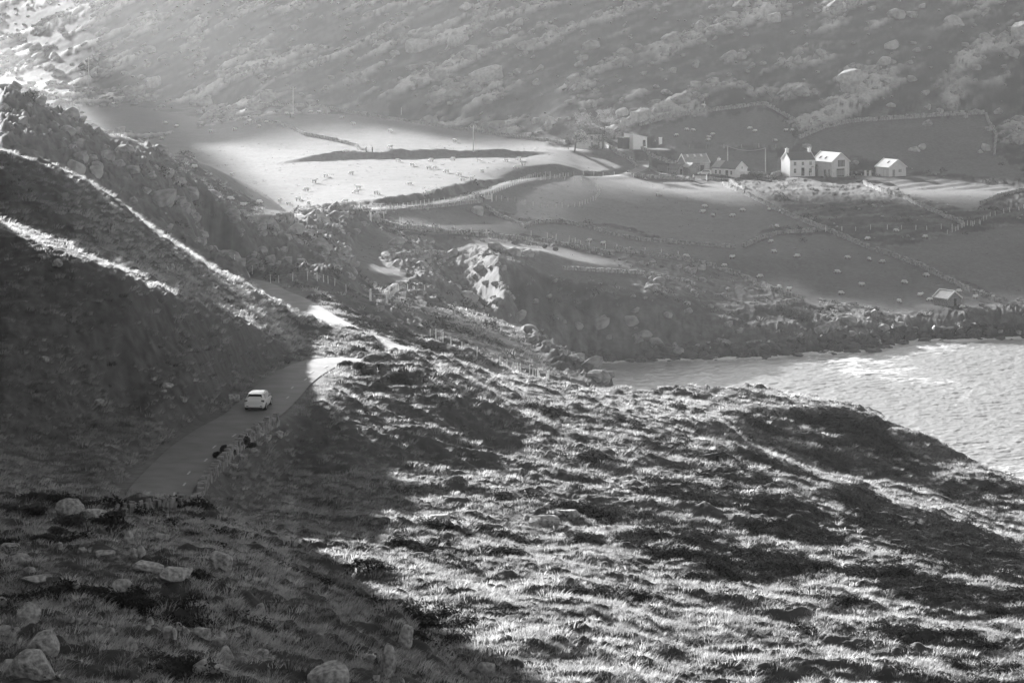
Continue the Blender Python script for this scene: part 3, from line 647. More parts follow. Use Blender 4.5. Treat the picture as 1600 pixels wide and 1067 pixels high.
# ------------------------------------------------------------------ small mesh builder
class MB:
    def __init__(s): s.V = []; s.F = []
    def add(s, V, Fc): k = len(s.V); s.V += [tuple(v) for v in V]; s.F += [tuple(i + k for i in f) for f in Fc]; return s
    def box(s, x0, x1, y0, y1, z0, z1):
        return s.add([(x0,y0,z0),(x1,y0,z0),(x1,y1,z0),(x0,y1,z0),(x0,y0,z1),(x1,y0,z1),(x1,y1,z1),(x0,y1,z1)], [(0,3,2,1),(4,5,6,7),(0,1,5,4),(1,2,6,5),(2,3,7,6),(3,0,4,7)])
    def hexa(s, P): return s.add(P, [(0,3,2,1),(4,5,6,7),(0,1,5,4),(1,2,6,5),(2,3,7,6),(3,0,4,7)])
    def tube(s, pts, r, n=6, r2=None):
        m = len(pts); k = len(s.V)
        for i, p in enumerate(pts):
            p = Vector(p); d = (Vector(pts[min(i+1,m-1)]) - Vector(pts[max(i-1,0)])).normalized()
            u = d.orthogonal().normalized(); v = d.cross(u); rr = r if r2 is None else r + (r2 - r) * i / (m - 1)
            for j in range(n): a = 6.28318 * j / n; s.V.append(tuple(p + u * rr * math.cos(a) + v * rr * math.sin(a)))
        for i in range(m - 1):
            for j in range(n): a = k + i*n + j; b = k + i*n + (j+1) % n; s.F.append((a, b, b + n, a + n))
        s.F.append(tuple(k + j for j in range(n))[::-1]); s.F.append(tuple(k + (m-1)*n + j for j in range(n))); return s
    def build(s, name, m, parent=None, smooth=False, bevel=0):
        me = bpy.data.meshes.new(name); me.from_pydata(s.V, [], s.F)
        for x in (m if isinstance(m, (list, tuple)) else [m]): me.materials.append(x)
        if smooth:
            for p in me.polygons: p.use_smooth = True
        o = link(bpy.data.objects.new(name, me), parent)
        if bevel: b = o.modifiers.new('bevel', 'BEVEL'); b.width = bevel; b.segments = 2; b.limit_method = 'ANGLE'
        return o
def empty(name, loc, rz=0, label=None, cat=None, group=None, sc=1):
    o = link(bpy.data.objects.new(name, None)); o.location = loc; o.rotation_euler = (0, 0, rz); o.scale = (sc, sc, sc); o.empty_display_size = 0.5
    return tag(o, label, cat, group)
def copy_tree(o, parent=None):
    c = o.copy(); COL.objects.link(c); c.parent = parent
    for ch in list(o.children): copy_tree(ch, c)
    return c
ORD = ['leftmost','second from the left','third from the left','fourth from the left','fifth from the left','sixth from the left','seventh from the left','eighth from the left','ninth from the left','tenth from the left','eleventh from the left','twelfth from the left','thirteenth from the left','fourteenth from the left','fifteenth from the left','sixteenth from the left','seventeenth from the left','eighteenth from the left','nineteenth from the left','twentieth from the left']
_t = ['twenty-first','twenty-second','twenty-third','twenty-fourth','twenty-fifth','twenty-sixth','twenty-seventh','twenty-eighth','twenty-ninth','thirtieth','thirty-first','thirty-second','thirty-third','thirty-fourth','thirty-fifth','thirty-sixth','thirty-seventh','thirty-eighth','thirty-ninth','fortieth','forty-first','forty-second','forty-third','forty-fourth','forty-fifth','forty-sixth','forty-seventh','forty-eighth']
ORD += [t + ' from the left' for t in _t]

# ------------------------------------------------------------------ rock
M_rock = mat('lichened_rock', 0.64, 0.95, c2=0.17, noise_scale=4.5, bump=0.12, spec=0.2)
M_rockfar = mat('pale_hill_rock', 0.5, 0.95, c2=0.28, noise_scale=0.9, bump=0.1, spec=0.1)
M_rubble = mat('hill_rubble', 0.42, 0.95, c2=0.14, noise_scale=1.4, spec=0.1)
def rock_mesh(name, seed, w, d, h, kind='block', sub=3, m=None):
    r = random.Random(seed); bm = bmesh.new(); bmesh.ops.create_icosphere(bm, subdivisions=sub, radius=1)
    planes = []
    for i in range(22 if kind != 'round' else 5):
        n = Vector((r.gauss(0, 1), r.gauss(0, 1), r.gauss(0, .8))).normalized(); planes.append((n, r.uniform(.36, .60) if kind != 'round' else r.uniform(.65, .9)))
    planes.append((Vector((r.uniform(-.5,.5), r.uniform(-.5,.3), 1)).normalized(), .55))
    for v in bm.verts:
        p = v.co.copy()
        for n, k in planes:
            e = p.dot(n) - k
            if e > 0: p -= n * e * .92
        q = mnoise.noise(p * 1.7 + Vector((seed, 0, 0))) * .07 + mnoise.noise(p * 4 + Vector((0, seed, 0))) * .05 + mnoise.noise(p * 9) * .025
        p *= 1 + q
        if kind == 'slab': p.z += .35 * p.x
        if kind == 'peak': s = 1 - .55 * max(0, p.z); p.x = p.x * s + .15 * p.z; p.y *= s
        v.co = p
    xs = [v.co.x for v in bm.verts]; ys = [v.co.y for v in bm.verts]; zs = [v.co.z for v in bm.verts]
    zt, z0 = max(zs), min(zs)
    for v in bm.verts:
        v.co.x = (v.co.x - (max(xs) + min(xs)) / 2) / (max(xs) - min(xs)) * w; v.co.y = (v.co.y) / (max(ys) - min(ys)) * d
        v.co.z = (v.co.z - z0) / (zt - z0) * h * 1.35 - h * .35
    me = bpy.data.meshes.new(name); bm.to_mesh(me); bm.free(); me.materials.append(m or M_rock)
    return me
SHAPE = {'block': 'angular grey boulder', 'round': 'rounded pale boulder', 'slab': 'tilted flat rock slab', 'peak': 'pointed upright rock', 'flat': 'low flat pale rock'}
def rocks(zone, grp, lst, m=None, dmin=100.0, cat='rock', name='boulder'):
    lst = sorted(lst, key=lambda t: t[0])
    for i, (px, py, w, h, k) in enumerate(lst):
        p = hit2(px, py - 1, dmin); s = p.y / F
        kk = 'block' if k == 'flat' else k
        o = bpy.data.objects.new(name, rock_mesh('boulder', int(px * 7 + py), w * s * 1.08, max(w * .8, h * .7) * s, h * s, kk, 4 if w > 24 else 3, m)); link(o)
        p = p + Vector((0, w * s * .3, 0)); o.location = (p.x, p.y, min(p.z, gzf(p.x, p.y)) - .02 - h * s * .08)
        tag(o, '%s %s, %s' % (SHAPE[k], zone, ORD[i].replace('leftmost', 'leftmost rock').replace(' from the', ' from the')), cat, grp)
B, R_, S, P_, FL = 'block', 'round', 'slab', 'peak', 'flat'
FR = [(108,806,44,28,B),(92,807,18,9,R_),(147,809,40,13,FL),(14,858,30,12,B),(46,853,14,7,FL),(92,859,11,13,B),(126,859,17,7,FL),(163,870,31,10,FL),
 (200,851,15,24,P_),(208,872,13,18,B),(221,871,13,20,P_),(214,849,12,18,P_),(249,847,19,14,B),(33,881,32,16,B),(46,895,20,12,B),(4,873,14,8,FL),(55,914,56,13,FL),(118,920,14,10,R_),
 (189,927,30,22,B),(229,894,50,14,FL),(274,911,46,25,B),(344,889,36,30,B),(4,949,20,17,B),(43,973,36,34,P_),(4,993,24,20,B),(26,986,11,6,FL),(17,995,13,8,FL),(62,1018,52,44,B),
 (45,1062,70,50,B),(15,1049,24,20,R_),(111,973,11,12,R_),(123,975,10,10,R_),(155,985,9,9,R_),(172,992,14,13,P_),(234,978,13,15,B),(229,984,13,6,FL),(262,997,15,20,B),(271,999,10,20,P_),(279,985,10,14,B),
 (291,991,14,14,B),(311,994,30,20,B),(342,1010,26,26,P_),(352,1028,26,20,B),(206,1014,19,21,B),(313,1055,25,29,R_),(342,1054,34,17,S)]
rocks('on the dark slope at bottom left', 'boulders scattered over the bottom left slope', FR)
FR2 = [(381,1033,14,8,FL),(350,987,9,10,B),(368,995,15,6,FL),(390,888,9,6,B),(512,1074,62,38,R_),(632,1012,26,38,S),(607,1052,24,50,P_),(580,1032,15,10,R_),(561,1036,9,12,R_),(500,1002,15,15,B),(407,956,13,15,B),(411,1025,17,11,R_),(759,1051,28,17,B),(588,1064,11,10,B),(628,1066,9,8,B)]
rocks('at the bottom edge', 'rocks along the bottom edge', [r for r in FR2 if r[0] > 480]); 
rocks('on the dark bank below the road wall', 'rocks on the bank under the roadside wall', [r for r in FR2 if r[0] <= 480])
rocks('on the dark hillside above the lane', 'rocks on the hillside above the lane', [(89,419,17,15,P_),(70,565,13,8,R_),(239,595,11,6,R_),(260,606,19,8,S),(256,613,9,4,FL),(285,628,14,9,R_),(153,632,21,8,FL),(260,429,7,15,P_),(270,425,6,15,P_),(283,422,6,9,P_),(366,628,18,12,B)])
rocks('beside the lane opposite the car', 'rocks beside the lane', [(405,681,15,9,B),(415,688,18,9,S),(434,683,16,10,S),(377,701,13,7,B),(392,708,19,8,S),(375,716,13,8,B),(363,731,17,7,FL)])
rocks('on the sunlit moor below the lane', 'rocks on the sunlit moor', [(684,813,36,13,R_),(850,823,46,17,B),(887,809,34,12,FL),(637,758,38,9,FL),(1138,869,15,8,R_),(690,828,12,5,FL),(722,806,9,6,R_)])
rocks('on the grassy headland above the sea', 'rocks on the headland', [(1159,662,9,6,B),(1208,657,9,6,B),(1449,718,13,6,FL),(1345,757,9,8,B),(1532,839,11,6,B)])
rocks('on the far mountainside', 'great boulders on the far mountainside', [(655,82,42,22,R_),(716,73,32,25,P_),(760,128,52,28,B),(240,138,22,20,R_),(1334,135,48,28,B),(1382,104,21,16,B),(1394,78,22,16,R_),(1208,36,26,17,R_),(1597,63,30,32,B),(1492,40,30,17,B),(727,19,19,15,B)], M_rockfar, 880)
rocks('at the foot of the far mountainside', 'boulders at the mountain foot', [(972,183,19,15,R_),(1001,192,30,23,R_),(978,198,15,14,B),(861,195,15,14,B),(838,194,11,10,B),(1452,173,6,10,P_),(1392,169,15,8,B),(1429,238,20,9,B),(1441,235,13,10,R_),(1541,237,13,13,R_),(1533,241,9,7,B)], M_rockfar, 880)
rocks('in the middle of the glen', 'boulders in the glen', [(746,337,18,15,R_),(667,329,7,5,R_),(118,270,28,22,R_),(150,278,20,20,B),(462,366,24,18,B),(505,349,20,14,B)], M_rockfar, 400)

# broken rock nobody could count: on the hill and the crags
def rubble():
    protos = [rock_mesh('rubble', 900 + i, 1.6, 1.3, .8, ['block', 'slab', 'peak', 'block'][i % 4], 2, M_rubble) for i in range(6)]
    r = np.random.default_rng(77); xs = []; ys = []; sc = []
    x, y, u = points(120000, 890, 1330, seed=78)
    o = samp(hillm * outc, x, y); det = fbm(x / 9, y / 12, 3, 311); p = o * sstep(-.1, .35, det) + .04 * samp(hillm, x, y)
    k = r.random(len(x)) < p * .55; xs.append(x[k]); ys.append(y[k]); sc.append(np.clip(np.exp(r.normal(.15, .55, k.sum())), .4, 4.2))
    x, y, u = points(26000, 400, 680, 0, 1640, seed=79); c = np.clip(samp(cragm, x, y) / 2, 0, 1); det = fbm(x / 5, y / 6, 3, 313)
    k = r.random(len(x)) < c * sstep(-.1, .4, det) * .8; xs.append(x[k]); ys.append(y[k]); sc.append(np.clip(np.exp(r.normal(-.2, .5, k.sum())), .3, 2.4))
    x, y, u = points(12000, 450, 900, 0, 1640, seed=80); k = r.random(len(x)) < samp((1 - fieldm), x, y) * .10; xs.append(x[k]); ys.append(y[k]); sc.append(np.clip(np.exp(r.normal(-.9, .5, k.sum())), .2, 1.0))
    xs, ys, sc = map(np.concatenate, (xs, ys, sc)); rd, _ = seg_dist(xs, ys, ROAD); zz = gz(xs, ys); k = (rd > 3.5) & (zz > -1.5); xs, ys, sc, zz = xs[k], ys[k], sc[k], zz[k]
    pass; print('rubble', len(xs)); scatter('rock_rubble', protos, np.stack([xs, ys, zz - .1 * sc], -1), sc, r.normal(.4, .6, len(xs)), np.ones(len(xs)))
    # black wave-washed rock along the shore
    pr = [rock_mesh('shore_rock', 930 + i, 2.2, 1.8, 1.1, 'block', 2, mat('wet_rock', 0.045, 0.6, 0.3, 2.0, spec=.5) if i == 0 else bpy.data.materials['wet_rock']) for i in range(5)]
    x, y, u = points(90000, 585, 665, 700, 1660, seed=81); z = gz(x, y); det = fbm(x / 7, y / 5, 3, 315)
    k = (z > -2.2) & (z < 2.6) & (r.random(len(x)) < .45 * sstep(-.25, .35, det)); x, y, z = x[k], y[k], z[k]
    scatter('shore_rocks', pr, np.stack([x, y, np.maximum(z, -.6) - .2], -1), np.clip(np.exp(r.normal(-.55, .5, len(x))), .25, 1.5), r.uniform(0, 6.28, len(x)), np.ones(len(x)))
rubble()

# ------------------------------------------------------------------ dry stone walls
M_wall = mat('wall_stone', 0.42, 0.95, c2=0.15, noise_scale=1.7, spec=0.1)
def stone_wall(pts, label, h=1.25, w=.6, st=.55, dmin=400.0, gap=0.08, seed=1, world=None, ragged=.25):
    r = random.Random(seed); P = world or [tuple(hit2(px, py, dmin)) for px, py in dens(pts, 8)]
    mb = MB(); c0 = Vector((P[0][0], P[0][1], gzf(P[0][0], P[0][1])))
    for a, b in zip(P[:-1], P[1:]):
        L_ = math.hypot(b[0]-a[0], b[1]-a[1]); n = max(1, int(L_ / st)); tx, ty = (b[0]-a[0]) / (L_ + 1e-6), (b[1]-a[1]) / (L_ + 1e-6)
        if L_ > 60: continue
        for i in range(n):
            t = (i + .5) / n; x, y = a[0] + (b[0]-a[0]) * t, a[1] + (b[1]-a[1]) * t; z = gzf(x, y); hh = h * (1 - ragged * r.random()) ; 
            if r.random() < gap: hh *= .4
            courses = max(1, int(hh / (st * .62)))
            for c in range(courses):
                ch = hh / courses; ww = w * (1 - .25 * c / courses) * r.uniform(.8, 1.15); l = L_ / n * r.uniform(.8, 1.1); o = r.uniform(-.5, .5) * st * (c % 2)
                cx, cy = x + tx * o, y + ty * o; V = []
                for dzz in (0, 1):
                    for sx, sy in ((-1,-1),(1,-1),(1,1),(-1,1)):
                        j = lambda: r.uniform(.72, 1.05)
                        ax, ay = sx * l / 2 * j(), sy * ww / 2 * j()
                        V.append((cx + tx * ax - ty * ay - c0.x, cy + ty * ax + tx * ay - c0.y, z - c0.z + c * ch + dzz * ch * r.uniform(.85, 1.1) - (.25 if c == 0 and not dzz else .0)))
                mb.hexa(V)
    o = mb.build('stone_wall', M_wall); o.location = c0; tag(o, label, 'stone wall', 'dry stone walls of the glen'); return o
WALLS = [
 ([(380,198),(405,190),(431,194),(456,202),(476,212),(522,220),(557,230),(571,235)], 'dark loose stone wall crossing the pale pasture down to two posts', 1.2, .8, 430),
 ([(405,166),(456,166),(506,169),(557,179),(608,187),(684,198),(780,212),(860,222),(893,228)], 'long stone wall along the top of the domed pasture', 1.1, .7, 430),
 ([(1000,197),(1049,182),(1109,174),(1191,164),(1210,172),(1240,189),(1251,204)], 'stone wall round the upper sheep field behind the cottages', 1.3, .8, 860),
 ([(1249,217),(1289,200),(1330,191),(1405,186),(1487,180),(1540,178),(1546,195),(1557,212),(1555,225),(1554,244)], 'stone wall bounding the dark upper field at far right', 1.4, .9, 860),
 ([(1130,290),(1170,307),(1225,335),(1295,362),(1350,386),(1403,404),(1444,420),(1485,441),(1520,458),(1564,474)], 'long straight stone wall running down to the shore past the boat shed', 1.3, .9, 430),
 ([(1162,387),(1187,375),(1215,366),(1275,362)], 'short curved stone wall with a rocky end inside the sloping sheep fields', 1.1, .8, 430),
 ([(960,392),(1000,397),(1070,407),(1120,420),(1162,435),(1207,455),(1255,472),(1215,477)], 'tumbled stone wall along the brow above the shore strip', 1.3, .9, 430),
 ([(580,342),(620,356),(700,364),(780,371),(860,379),(900,387),(960,399)], 'stone faced bank wall curving under the middle field', 1.0, .8, 430),
 ([(759,325),(780,339),(807,350),(820,357),(831,350),(876,347),(921,357),(955,368),(1000,376),(1060,381),(1150,388)], 'wandering stone wall under the fenced copse', 1.0, .8, 430),
 ([(640,327),(696,322),(752,315)], 'low stone edging wall on the near side of the far lane', .8, .8, 430),
 ([(985,275),(1030,279),(1085,282)], 'stone wall in front of the ruined sheds', 1.1, .9, 430),
 ([(1104,281),(1140,284),(1165,296)], 'garden wall in front of the low cottage', 1.0, .8, 430),
 ([(1350,288),(1366,295),(1420,313),(1465,335),(1505,351)], 'stone bank wall below the potato plot', 1.2, .9, 430),
 ([(1532,320),(1560,308),(1600,298),(1640,290)], 'stone wall at the right end of the potato plot', 1.1, .8, 430),
 ([(940,222),(960,238),(985,252),(995,262)], 'wall on the left of the steep farm track', 1.2, .9, 840),
 ([(1003,235),(1020,246),(1048,255),(1062,258)], 'wall on the right of the steep farm track', 1.2, .9, 840),
 ([(1204,280),(1215,275),(1228,270)], 'short dark wall against the left end of the farmhouse', 1.6, .9, 840),
 ([(600,405),(650,395),(700,398)], 'broken wall top over the slab by the inlet', .8, .6, 500),
 ([(880,421),(930,424),(1000,428),(1050,437),(1087,446)], 'low wall on the lower terrace above the sea', .9, .7, 560),
]
for i, (pts, lab, h, st, dm) in enumerate(WALLS): stone_wall(pts, lab, h, .8, st, dm, seed=500 + i)
rdw = [p for p in ROAD if 196 <= p[1] <= 244]
def off(line, o):
    out = []
    for i, p in enumerate(line):
        a = line[max(0, i-1)]; b = line[min(len(line)-1, i+1)]; tx, ty = b[0]-a[0], b[1]-a[1]; l = math.hypot(tx, ty); out.append((p[0] + ty / l * o(p[1]), p[1] - tx / l * o(p[1]), p[2]))
    return out
ww_ = off(rdw, lambda y: road_w(y) + .6)
stone_wall(None, 'low dry stone wall edging the lane on its seaward side', 1.0, .6, .42, world=[p for p in ww_ if p[1] < 241], gap=.04, seed=530, ragged=.4)
wl2 = [tuple(hit2(px, py, 150)) for px, py in dens([(176,799),(200,799),(231,795),(262,791),(285,786)], 6)]
stone_wall(None, 'low rubble wall closing the near end of the lane', .6, .5, .34, world=wl2, gap=.02, seed=531, ragged=.4)
# ------------------------------------------------------------------ buildings
M_white = mat('white_render', 0.88, 0.8, 0.05, 1.5); M_cream = mat('cream_render', 0.84, 0.85, 0.08, 1.5); M_stone = mat('rubble_masonry', 0.34, 0.95, c2=0.14, noise_scale=3.5)
M_slate = mat('dark_slate', 0.07, 0.6, 0.25, 3.0, spec=.5); M_zinc = mat('pale_metal_roof', 0.6, 0.42, 0.05, 2.0, spec=.6, metal=.15); M_rust = mat('weathered_iron_roof', 0.32, 0.7, 0.25, 2.5)
M_glass = mat('window_glass', 0.03, 0.12, spec=.8); M_dark = mat('dark_timber', 0.04, 0.8); M_trim = mat('painted_trim', 0.75, 0.6); M_ply = mat('grey_timber', 0.30, 0.9, 0.25, 6.0); M_grey = mat('grey_render', 0.66, 0.9, 0.08, 1.5)
def openbox(mb, face, a, b, z0, z1, L_, W_, proud=.03, dep=.06):
    """a thin box on a face: 'f' front (-y), 'b' back, 'l' left (-x), 'r' right (+x); a..b along the face"""
    if face == 'f': mb.box(a, b, -W_/2 - proud, -W_/2 - proud + dep, z0, z1)
    if face == 'b': mb.box(a, b, W_/2 + proud - dep, W_/2 + proud, z0, z1)
    if face == 'l': mb.box(-L_/2 - proud, -L_/2 - proud + dep, a, b, z0, z1)
    if face == 'r': mb.box(L_/2 + proud - dep, L_/2 + proud, a, b, z0, z1)
    return mb
def window(t, face, c, z, w, h, L_, W_, cross=True):
    fr = openbox(MB(), face, c - w/2 - .07, c + w/2 + .07, z - .07, z + h + .07, L_, W_, .05, .09)
    f = fr.build('window', M_trim, t)
    openbox(MB(), face, c - w/2, c + w/2, z, z + h, L_, W_, .065, .04).build('pane', M_glass, f)
    if cross:
        m = openbox(MB(), face, c - .03, c + .03, z, z + h, L_, W_, .085, .04); openbox(m, face, c - w/2, c - .035, z + h/2 - .03, z + h/2 + .03, L_, W_, .085, .04); openbox(m, face, c + .035, c + w/2, z + h/2 - .03, z + h/2 + .03, L_, W_, .085, .04)
        m.build('glazing_bar', M_trim, f)
    openbox(MB(), face, c - w/2 - .15, c + w/2 + .15, z - .17, z - .08, L_, W_, .12, .16).build('sill', M_trim, f)
def door(t, face, c, w, h, L_, W_, m=None, z=0.05):
    d = openbox(MB(), face, c - w/2, c + w/2, z, z + h, L_, W_, .05, .09).build('door', m or M_dark, t)
    openbox(MB(), face, c + w/2 - .18, c + w/2 - .10, z + h*.45, z + h*.45 + .08, L_, W_, .10, .05).build('handle', M_trim, d); return d
def gabled(name, label, cat, key, rot, L_, W_, eave, ridge, mw, mr, group='buildings of the farm hamlet', over=.25, barge=None, off=(0, 0), zoff=0):
    """ridge along local x, front at -y"""
    p = PAD[key]; loc = Vector((p.x + off[0], p.y + off[1], p.z + zoff)); t = empty(name, loc, math.radians(rot), label, cat, group)
    w = MB(); w.add([(-L_/2,-W_/2,-1),(L_/2,-W_/2,-1),(L_/2,W_/2,-1),(-L_/2,W_/2,-1),(-L_/2,-W_/2,eave),(L_/2,-W_/2,eave),(L_/2,W_/2,eave),(-L_/2,W_/2,eave),(-L_/2,0,ridge),(L_/2,0,ridge)],
      [(0,1,5,4),(2,3,7,6),(1,2,6,9,5),(3,0,4,8,7),(0,3,2,1),(4,5,9,8),(6,7,8,9)])
    w.build('wall', mw, t)
    dz = (ridge - eave); sl = over * dz / (W_/2); r = MB(); th = .14
    for s in (-1, 1):
        a = [(-L_/2-over*.6, 0, ridge+.03),(L_/2+over*.6, 0, ridge+.03),(L_/2+over*.6, s*(W_/2+over), eave+.03-sl),(-L_/2-over*.6, s*(W_/2+over), eave+.03-sl)]
        if s == 1: a = a[::-1]
        r.add(a + [(x, y, z + th) for x, y, z in a], [(0,3,2,1),(4,5,6,7),(0,1,5,4),(1,2,6,5),(2,3,7,6),(3,0,4,7)])
    rf = r.build('roof', mr, t)
    if barge:
        for sx in (-1, 1):
            b = MB(); x0 = sx * (L_/2 + over*.6)
            for s in (-1, 1):
                P = [(x0 - sx*.05, 0, ridge-.05),(x0 + sx*.10, 0, ridge-.05),(x0 + sx*.10, s*(W_/2+over), eave-.08-sl),(x0 - sx*.05, s*(W_/2+over), eave-.08-sl)]
                b.hexa(P + [(x, y, z + .36) for x, y, z in P])
            b.build('bargeboard', barge, t)
    return t, rf
def chimney(rf, x, z, w=.9, d=.7, h=1.1, m=None):
    c = MB().box(x - w/2, x + w/2, -d/2, d/2, z - .5, z + h).build('chimney', m or M_white, rf)
    MB().box(x - w/2 - .1, x + w/2 + .1, -d/2 - .1, d/2 + .1, z + h, z + h + .15).build('chimney_cap', m or M_white, c)
    for s in (-.2, .2): pass
    MB().tube([(x, 0, z + h + .15), (x, 0, z + h + .55)], .14, 8).build('chimney_pot', M_grey, c)
def skylight(rf, x, f, L_, W_, eave, ridge, w=.55, h=1.0, side=-1):
    dz = ridge - eave; y0 = side * W_/2 * f; z0 = ridge - dz * f + .19; n = Vector((0, side * dz, W_/2)).normalized(); u = Vector((0, side * W_/2, -dz)).normalized()
    P = []
    for k in (0, .05):
        for a, b in ((-w/2, 0), (w/2, 0), (w/2, h), (-w/2, h)): q = Vector((x + a, y0, z0)) + u * b + n * k; P.append(tuple(q))
    MB().hexa(P).build('skylight', M_glass, rf)
# farmhouse
L_, W_ = 8.6, 6.4
t, rf = gabled('farmhouse', 'two storey white farmhouse with dark slate roof and two end chimneys', 'house', 'farm', 20, L_, W_, 4.9, 7.1, M_white, M_slate, over=.08, barge=M_trim)
for sx in (-1, 1): chimney(rf, sx * (L_/2 - .45), 7.1)
for x in (-2.6, 0.1, 2.7): window(t, 'f', x, 3.35, .75, 1.0, L_, W_)
for x in (-2.6, 2.7): window(t, 'f', x, 1.0, .75, 1.25, L_, W_)
door(t, 'f', 0.1, 1.0, 2.5, L_, W_)
MB().tube([(2.25, -W_/2 - .25, 0), (2.2, -W_/2 - .25, .8), (2.1, -W_/2 - .3, 1.5)], .09, 6, .05).build('climbing_stem', M_dark, t)
# big-windowed annexe
L2, W2 = 9.4, 7.0
t, rf = gabled('converted_barn', 'pale converted barn with bright metal roof and large upstairs gable window', 'house', 'annex', -56, L2, W2, 4.7, 7.3, M_grey, M_zinc, over=.3, barge=M_trim)
fr = openbox(MB(), 'r', -1.3, 1.7, 2.95, 5.35, L2, W2, .05, .09).build('window', M_trim, t)
openbox(MB(), 'r', -1.15, 1.0, 3.1, 5.2, L2, W2, .065, .04).build('pane', M_glass, fr)
openbox(MB(), 'r', 1.1, 1.6, 3.1, 5.2, L2, W2, .065, .04).build('pane', M_glass, fr)
for a in (-.62, -.08, .46): openbox(MB(), 'r', a - .03, a + .03, 3.1, 5.2, L2, W2, .09, .04).build('glazing_bar', M_trim, fr)
dd = openbox(MB(), 'r', -1.6, 1.5, .05, 2.5, L2, W2, .05, .09).build('garage_door', M_dark, t)
for k in range(4): openbox(MB(), 'r', -1.55 + k * .78, -1.55 + k * .78 + .68, .4, 2.1, L2, W2, .08, .05).build('door_panel', M_ply, dd)
openbox(MB(), 'r', 2.0, 2.5, .05, 2.4, L2, W2, .05, .08).build('side_panel', M_trim, t)
openbox(MB(), 'r', -3.0, -2.6, 1.6, 2.3, L2, W2, .05, .15).build('meter_box', M_trim, t)
door(t, 'f', 1.4, .9, 2.1, L2, W2); window(t, 'f', 3.3, .6, .8, 1.7, L2, W2)
for x in (-2.2, .4): skylight(rf, x, .55, L2, W2, 4.7, 7.3)
g = MB(); g.box(-5.8, -2.0, -6.2, -3.55, -.5, 2.7); g.build('glazed_link', M_dark, t)
g = MB(); g.hexa([(-6.0,-6.4,2.72),(-1.8,-6.4,2.72),(-1.8,-3.54,3.5),(-6.0,-3.54,3.5),(-6.0,-6.4,2.86),(-1.8,-6.4,2.86),(-1.8,-3.54,3.64),(-6.0,-3.54,3.64)]); g.build('link_roof', M_slate, t)
for k in range(4): MB().box(-5.6 + k * .95, -5.6 + k * .95 + .75, -6.26, -6.205, .2, 2.4).build('link_pane', M_glass, t)
# byre
L3, W3 = 6.4, 6.8
t, rf = gabled('byre', 'small rendered outbuilding with pale metal roof standing alone at right', 'outbuilding', 'byre', -58, L3, W3, 2.9, 5.1, M_grey, M_zinc, over=.3, barge=M_trim)
door(t, 'r', -1.5, .95, 2.1, L3, W3, M_ply); window(t, 'r', .6, 1.25, .3, 1.0, L3, W3, False); window(t, 'r', 1.3, 1.25, .3, 1.0, L3, W3, False)
g = openbox(MB(), 'f', -2.4, .3, .05, 2.3, L3, W3, .05, .08).build('garage_door', M_trim, t); openbox(MB(), 'f', .9, 1.8, .05, 2.1, L3, W3, .05, .08).build('side_door', M_trim, t)
skylight(rf, .6, .3, L3, W3, 2.9, 5.1)
# cottage
L4, W4 = 9.0, 6.2
t, rf = gabled('cottage', 'low single storey cottage with dark roof and window in its right gable', 'house', 'cottage', -40, L4, W4, 2.6, 4.6, M_cream, M_slate, over=.12, barge=M_trim)
for x in (-2.9, -1.3, 2.9): window(t, 'f', x, .9, .6, 1.1, L4, W4)
door(t, 'f', 1.2, 1.0, 2.1, L4, W4, M_dark); window(t, 'r', .2, 2.6, .4, .6, L4, W4, False)
MB().hexa([(-L4/2-.2,-W4/2-.1,2.66),(-1.6,-W4/2-.1,2.66),(-1.6,0,4.7),(-L4/2-.2,0,4.7),(-L4/2-.2,-W4/2-.15,2.86),(-1.6,-W4/2-.15,2.86),(-1.6,0,4.9),(-L4/2-.2,0,4.9)]).build('patched_roof', M_rust, t)
chimney(rf, -L4/2 + .5, 4.6, .8, .6, .7, M_cream)
MB().box(L4/2, L4/2 + 1.6, -.6, 2.0, -.5, 1.8).build('porch', M_cream, t)
# iron roofed barn
L5, W5 = 8.0, 6.0
t, rf = gabled('stone_barn', 'stone barn with three pale rooflights and white edged iron roof', 'barn', 'barn', 20, L5, W5, 3.0, 5.3, M_stone, M_rust, over=.2, barge=M_trim, off=(0, 3.5), zoff=.3)
for x in (-2.4, 0, 2.2): 
    dz = 2.3; MB().hexa([(x-.35,-1.2,4.62),(x+.35,-1.2,4.62),(x+.35,-.3,5.31),(x-.35,-.3,5.31),(x-.35,-1.2,4.7),(x+.35,-1.2,4.7),(x+.35,-.3,5.39),(x-.35,-.3,5.39)]).build('rooflight', M_trim, rf)
door(t, 'f', 1.6, 1.3, 2.1, L5, W5, M_dark)
# two tumbledown sheds
t, rf = gabled('boarded_shed', 'small stone shed with grey timber doors below the iron roofed barn', 'shed', 'barn', -60, 3.6, 3.4, 2.1, 3.4, M_stone, M_rust, over=.1, off=(-1.6, -3.2))
door(t, 'r', 0, 2.0, 1.9, 3.6, 3.4, M_ply)
t, rf = gabled('ruined_shed', 'dark tumbledown stone shed with broken gable at the end of the yard', 'ruin', 'barn', -35, 4.0, 3.6, 1.5, 3.0, M_stone, M_slate, over=.05, off=(-6.0, -3.0))
door(t, 'r', 0, 1.0, 1.5, 4.0, 3.6)
t, rf = gabled('roofless_shed', 'leftmost tumbledown shed with steep dark lean roof by the track', 'ruin', 'barn', -15, 3.2, 3.0, .7, 2.7, M_stone, M_slate, over=.05, off=(-10.0, -3.0))
door(t, 'f', 0, .8, .9, 3.2, 3.0)
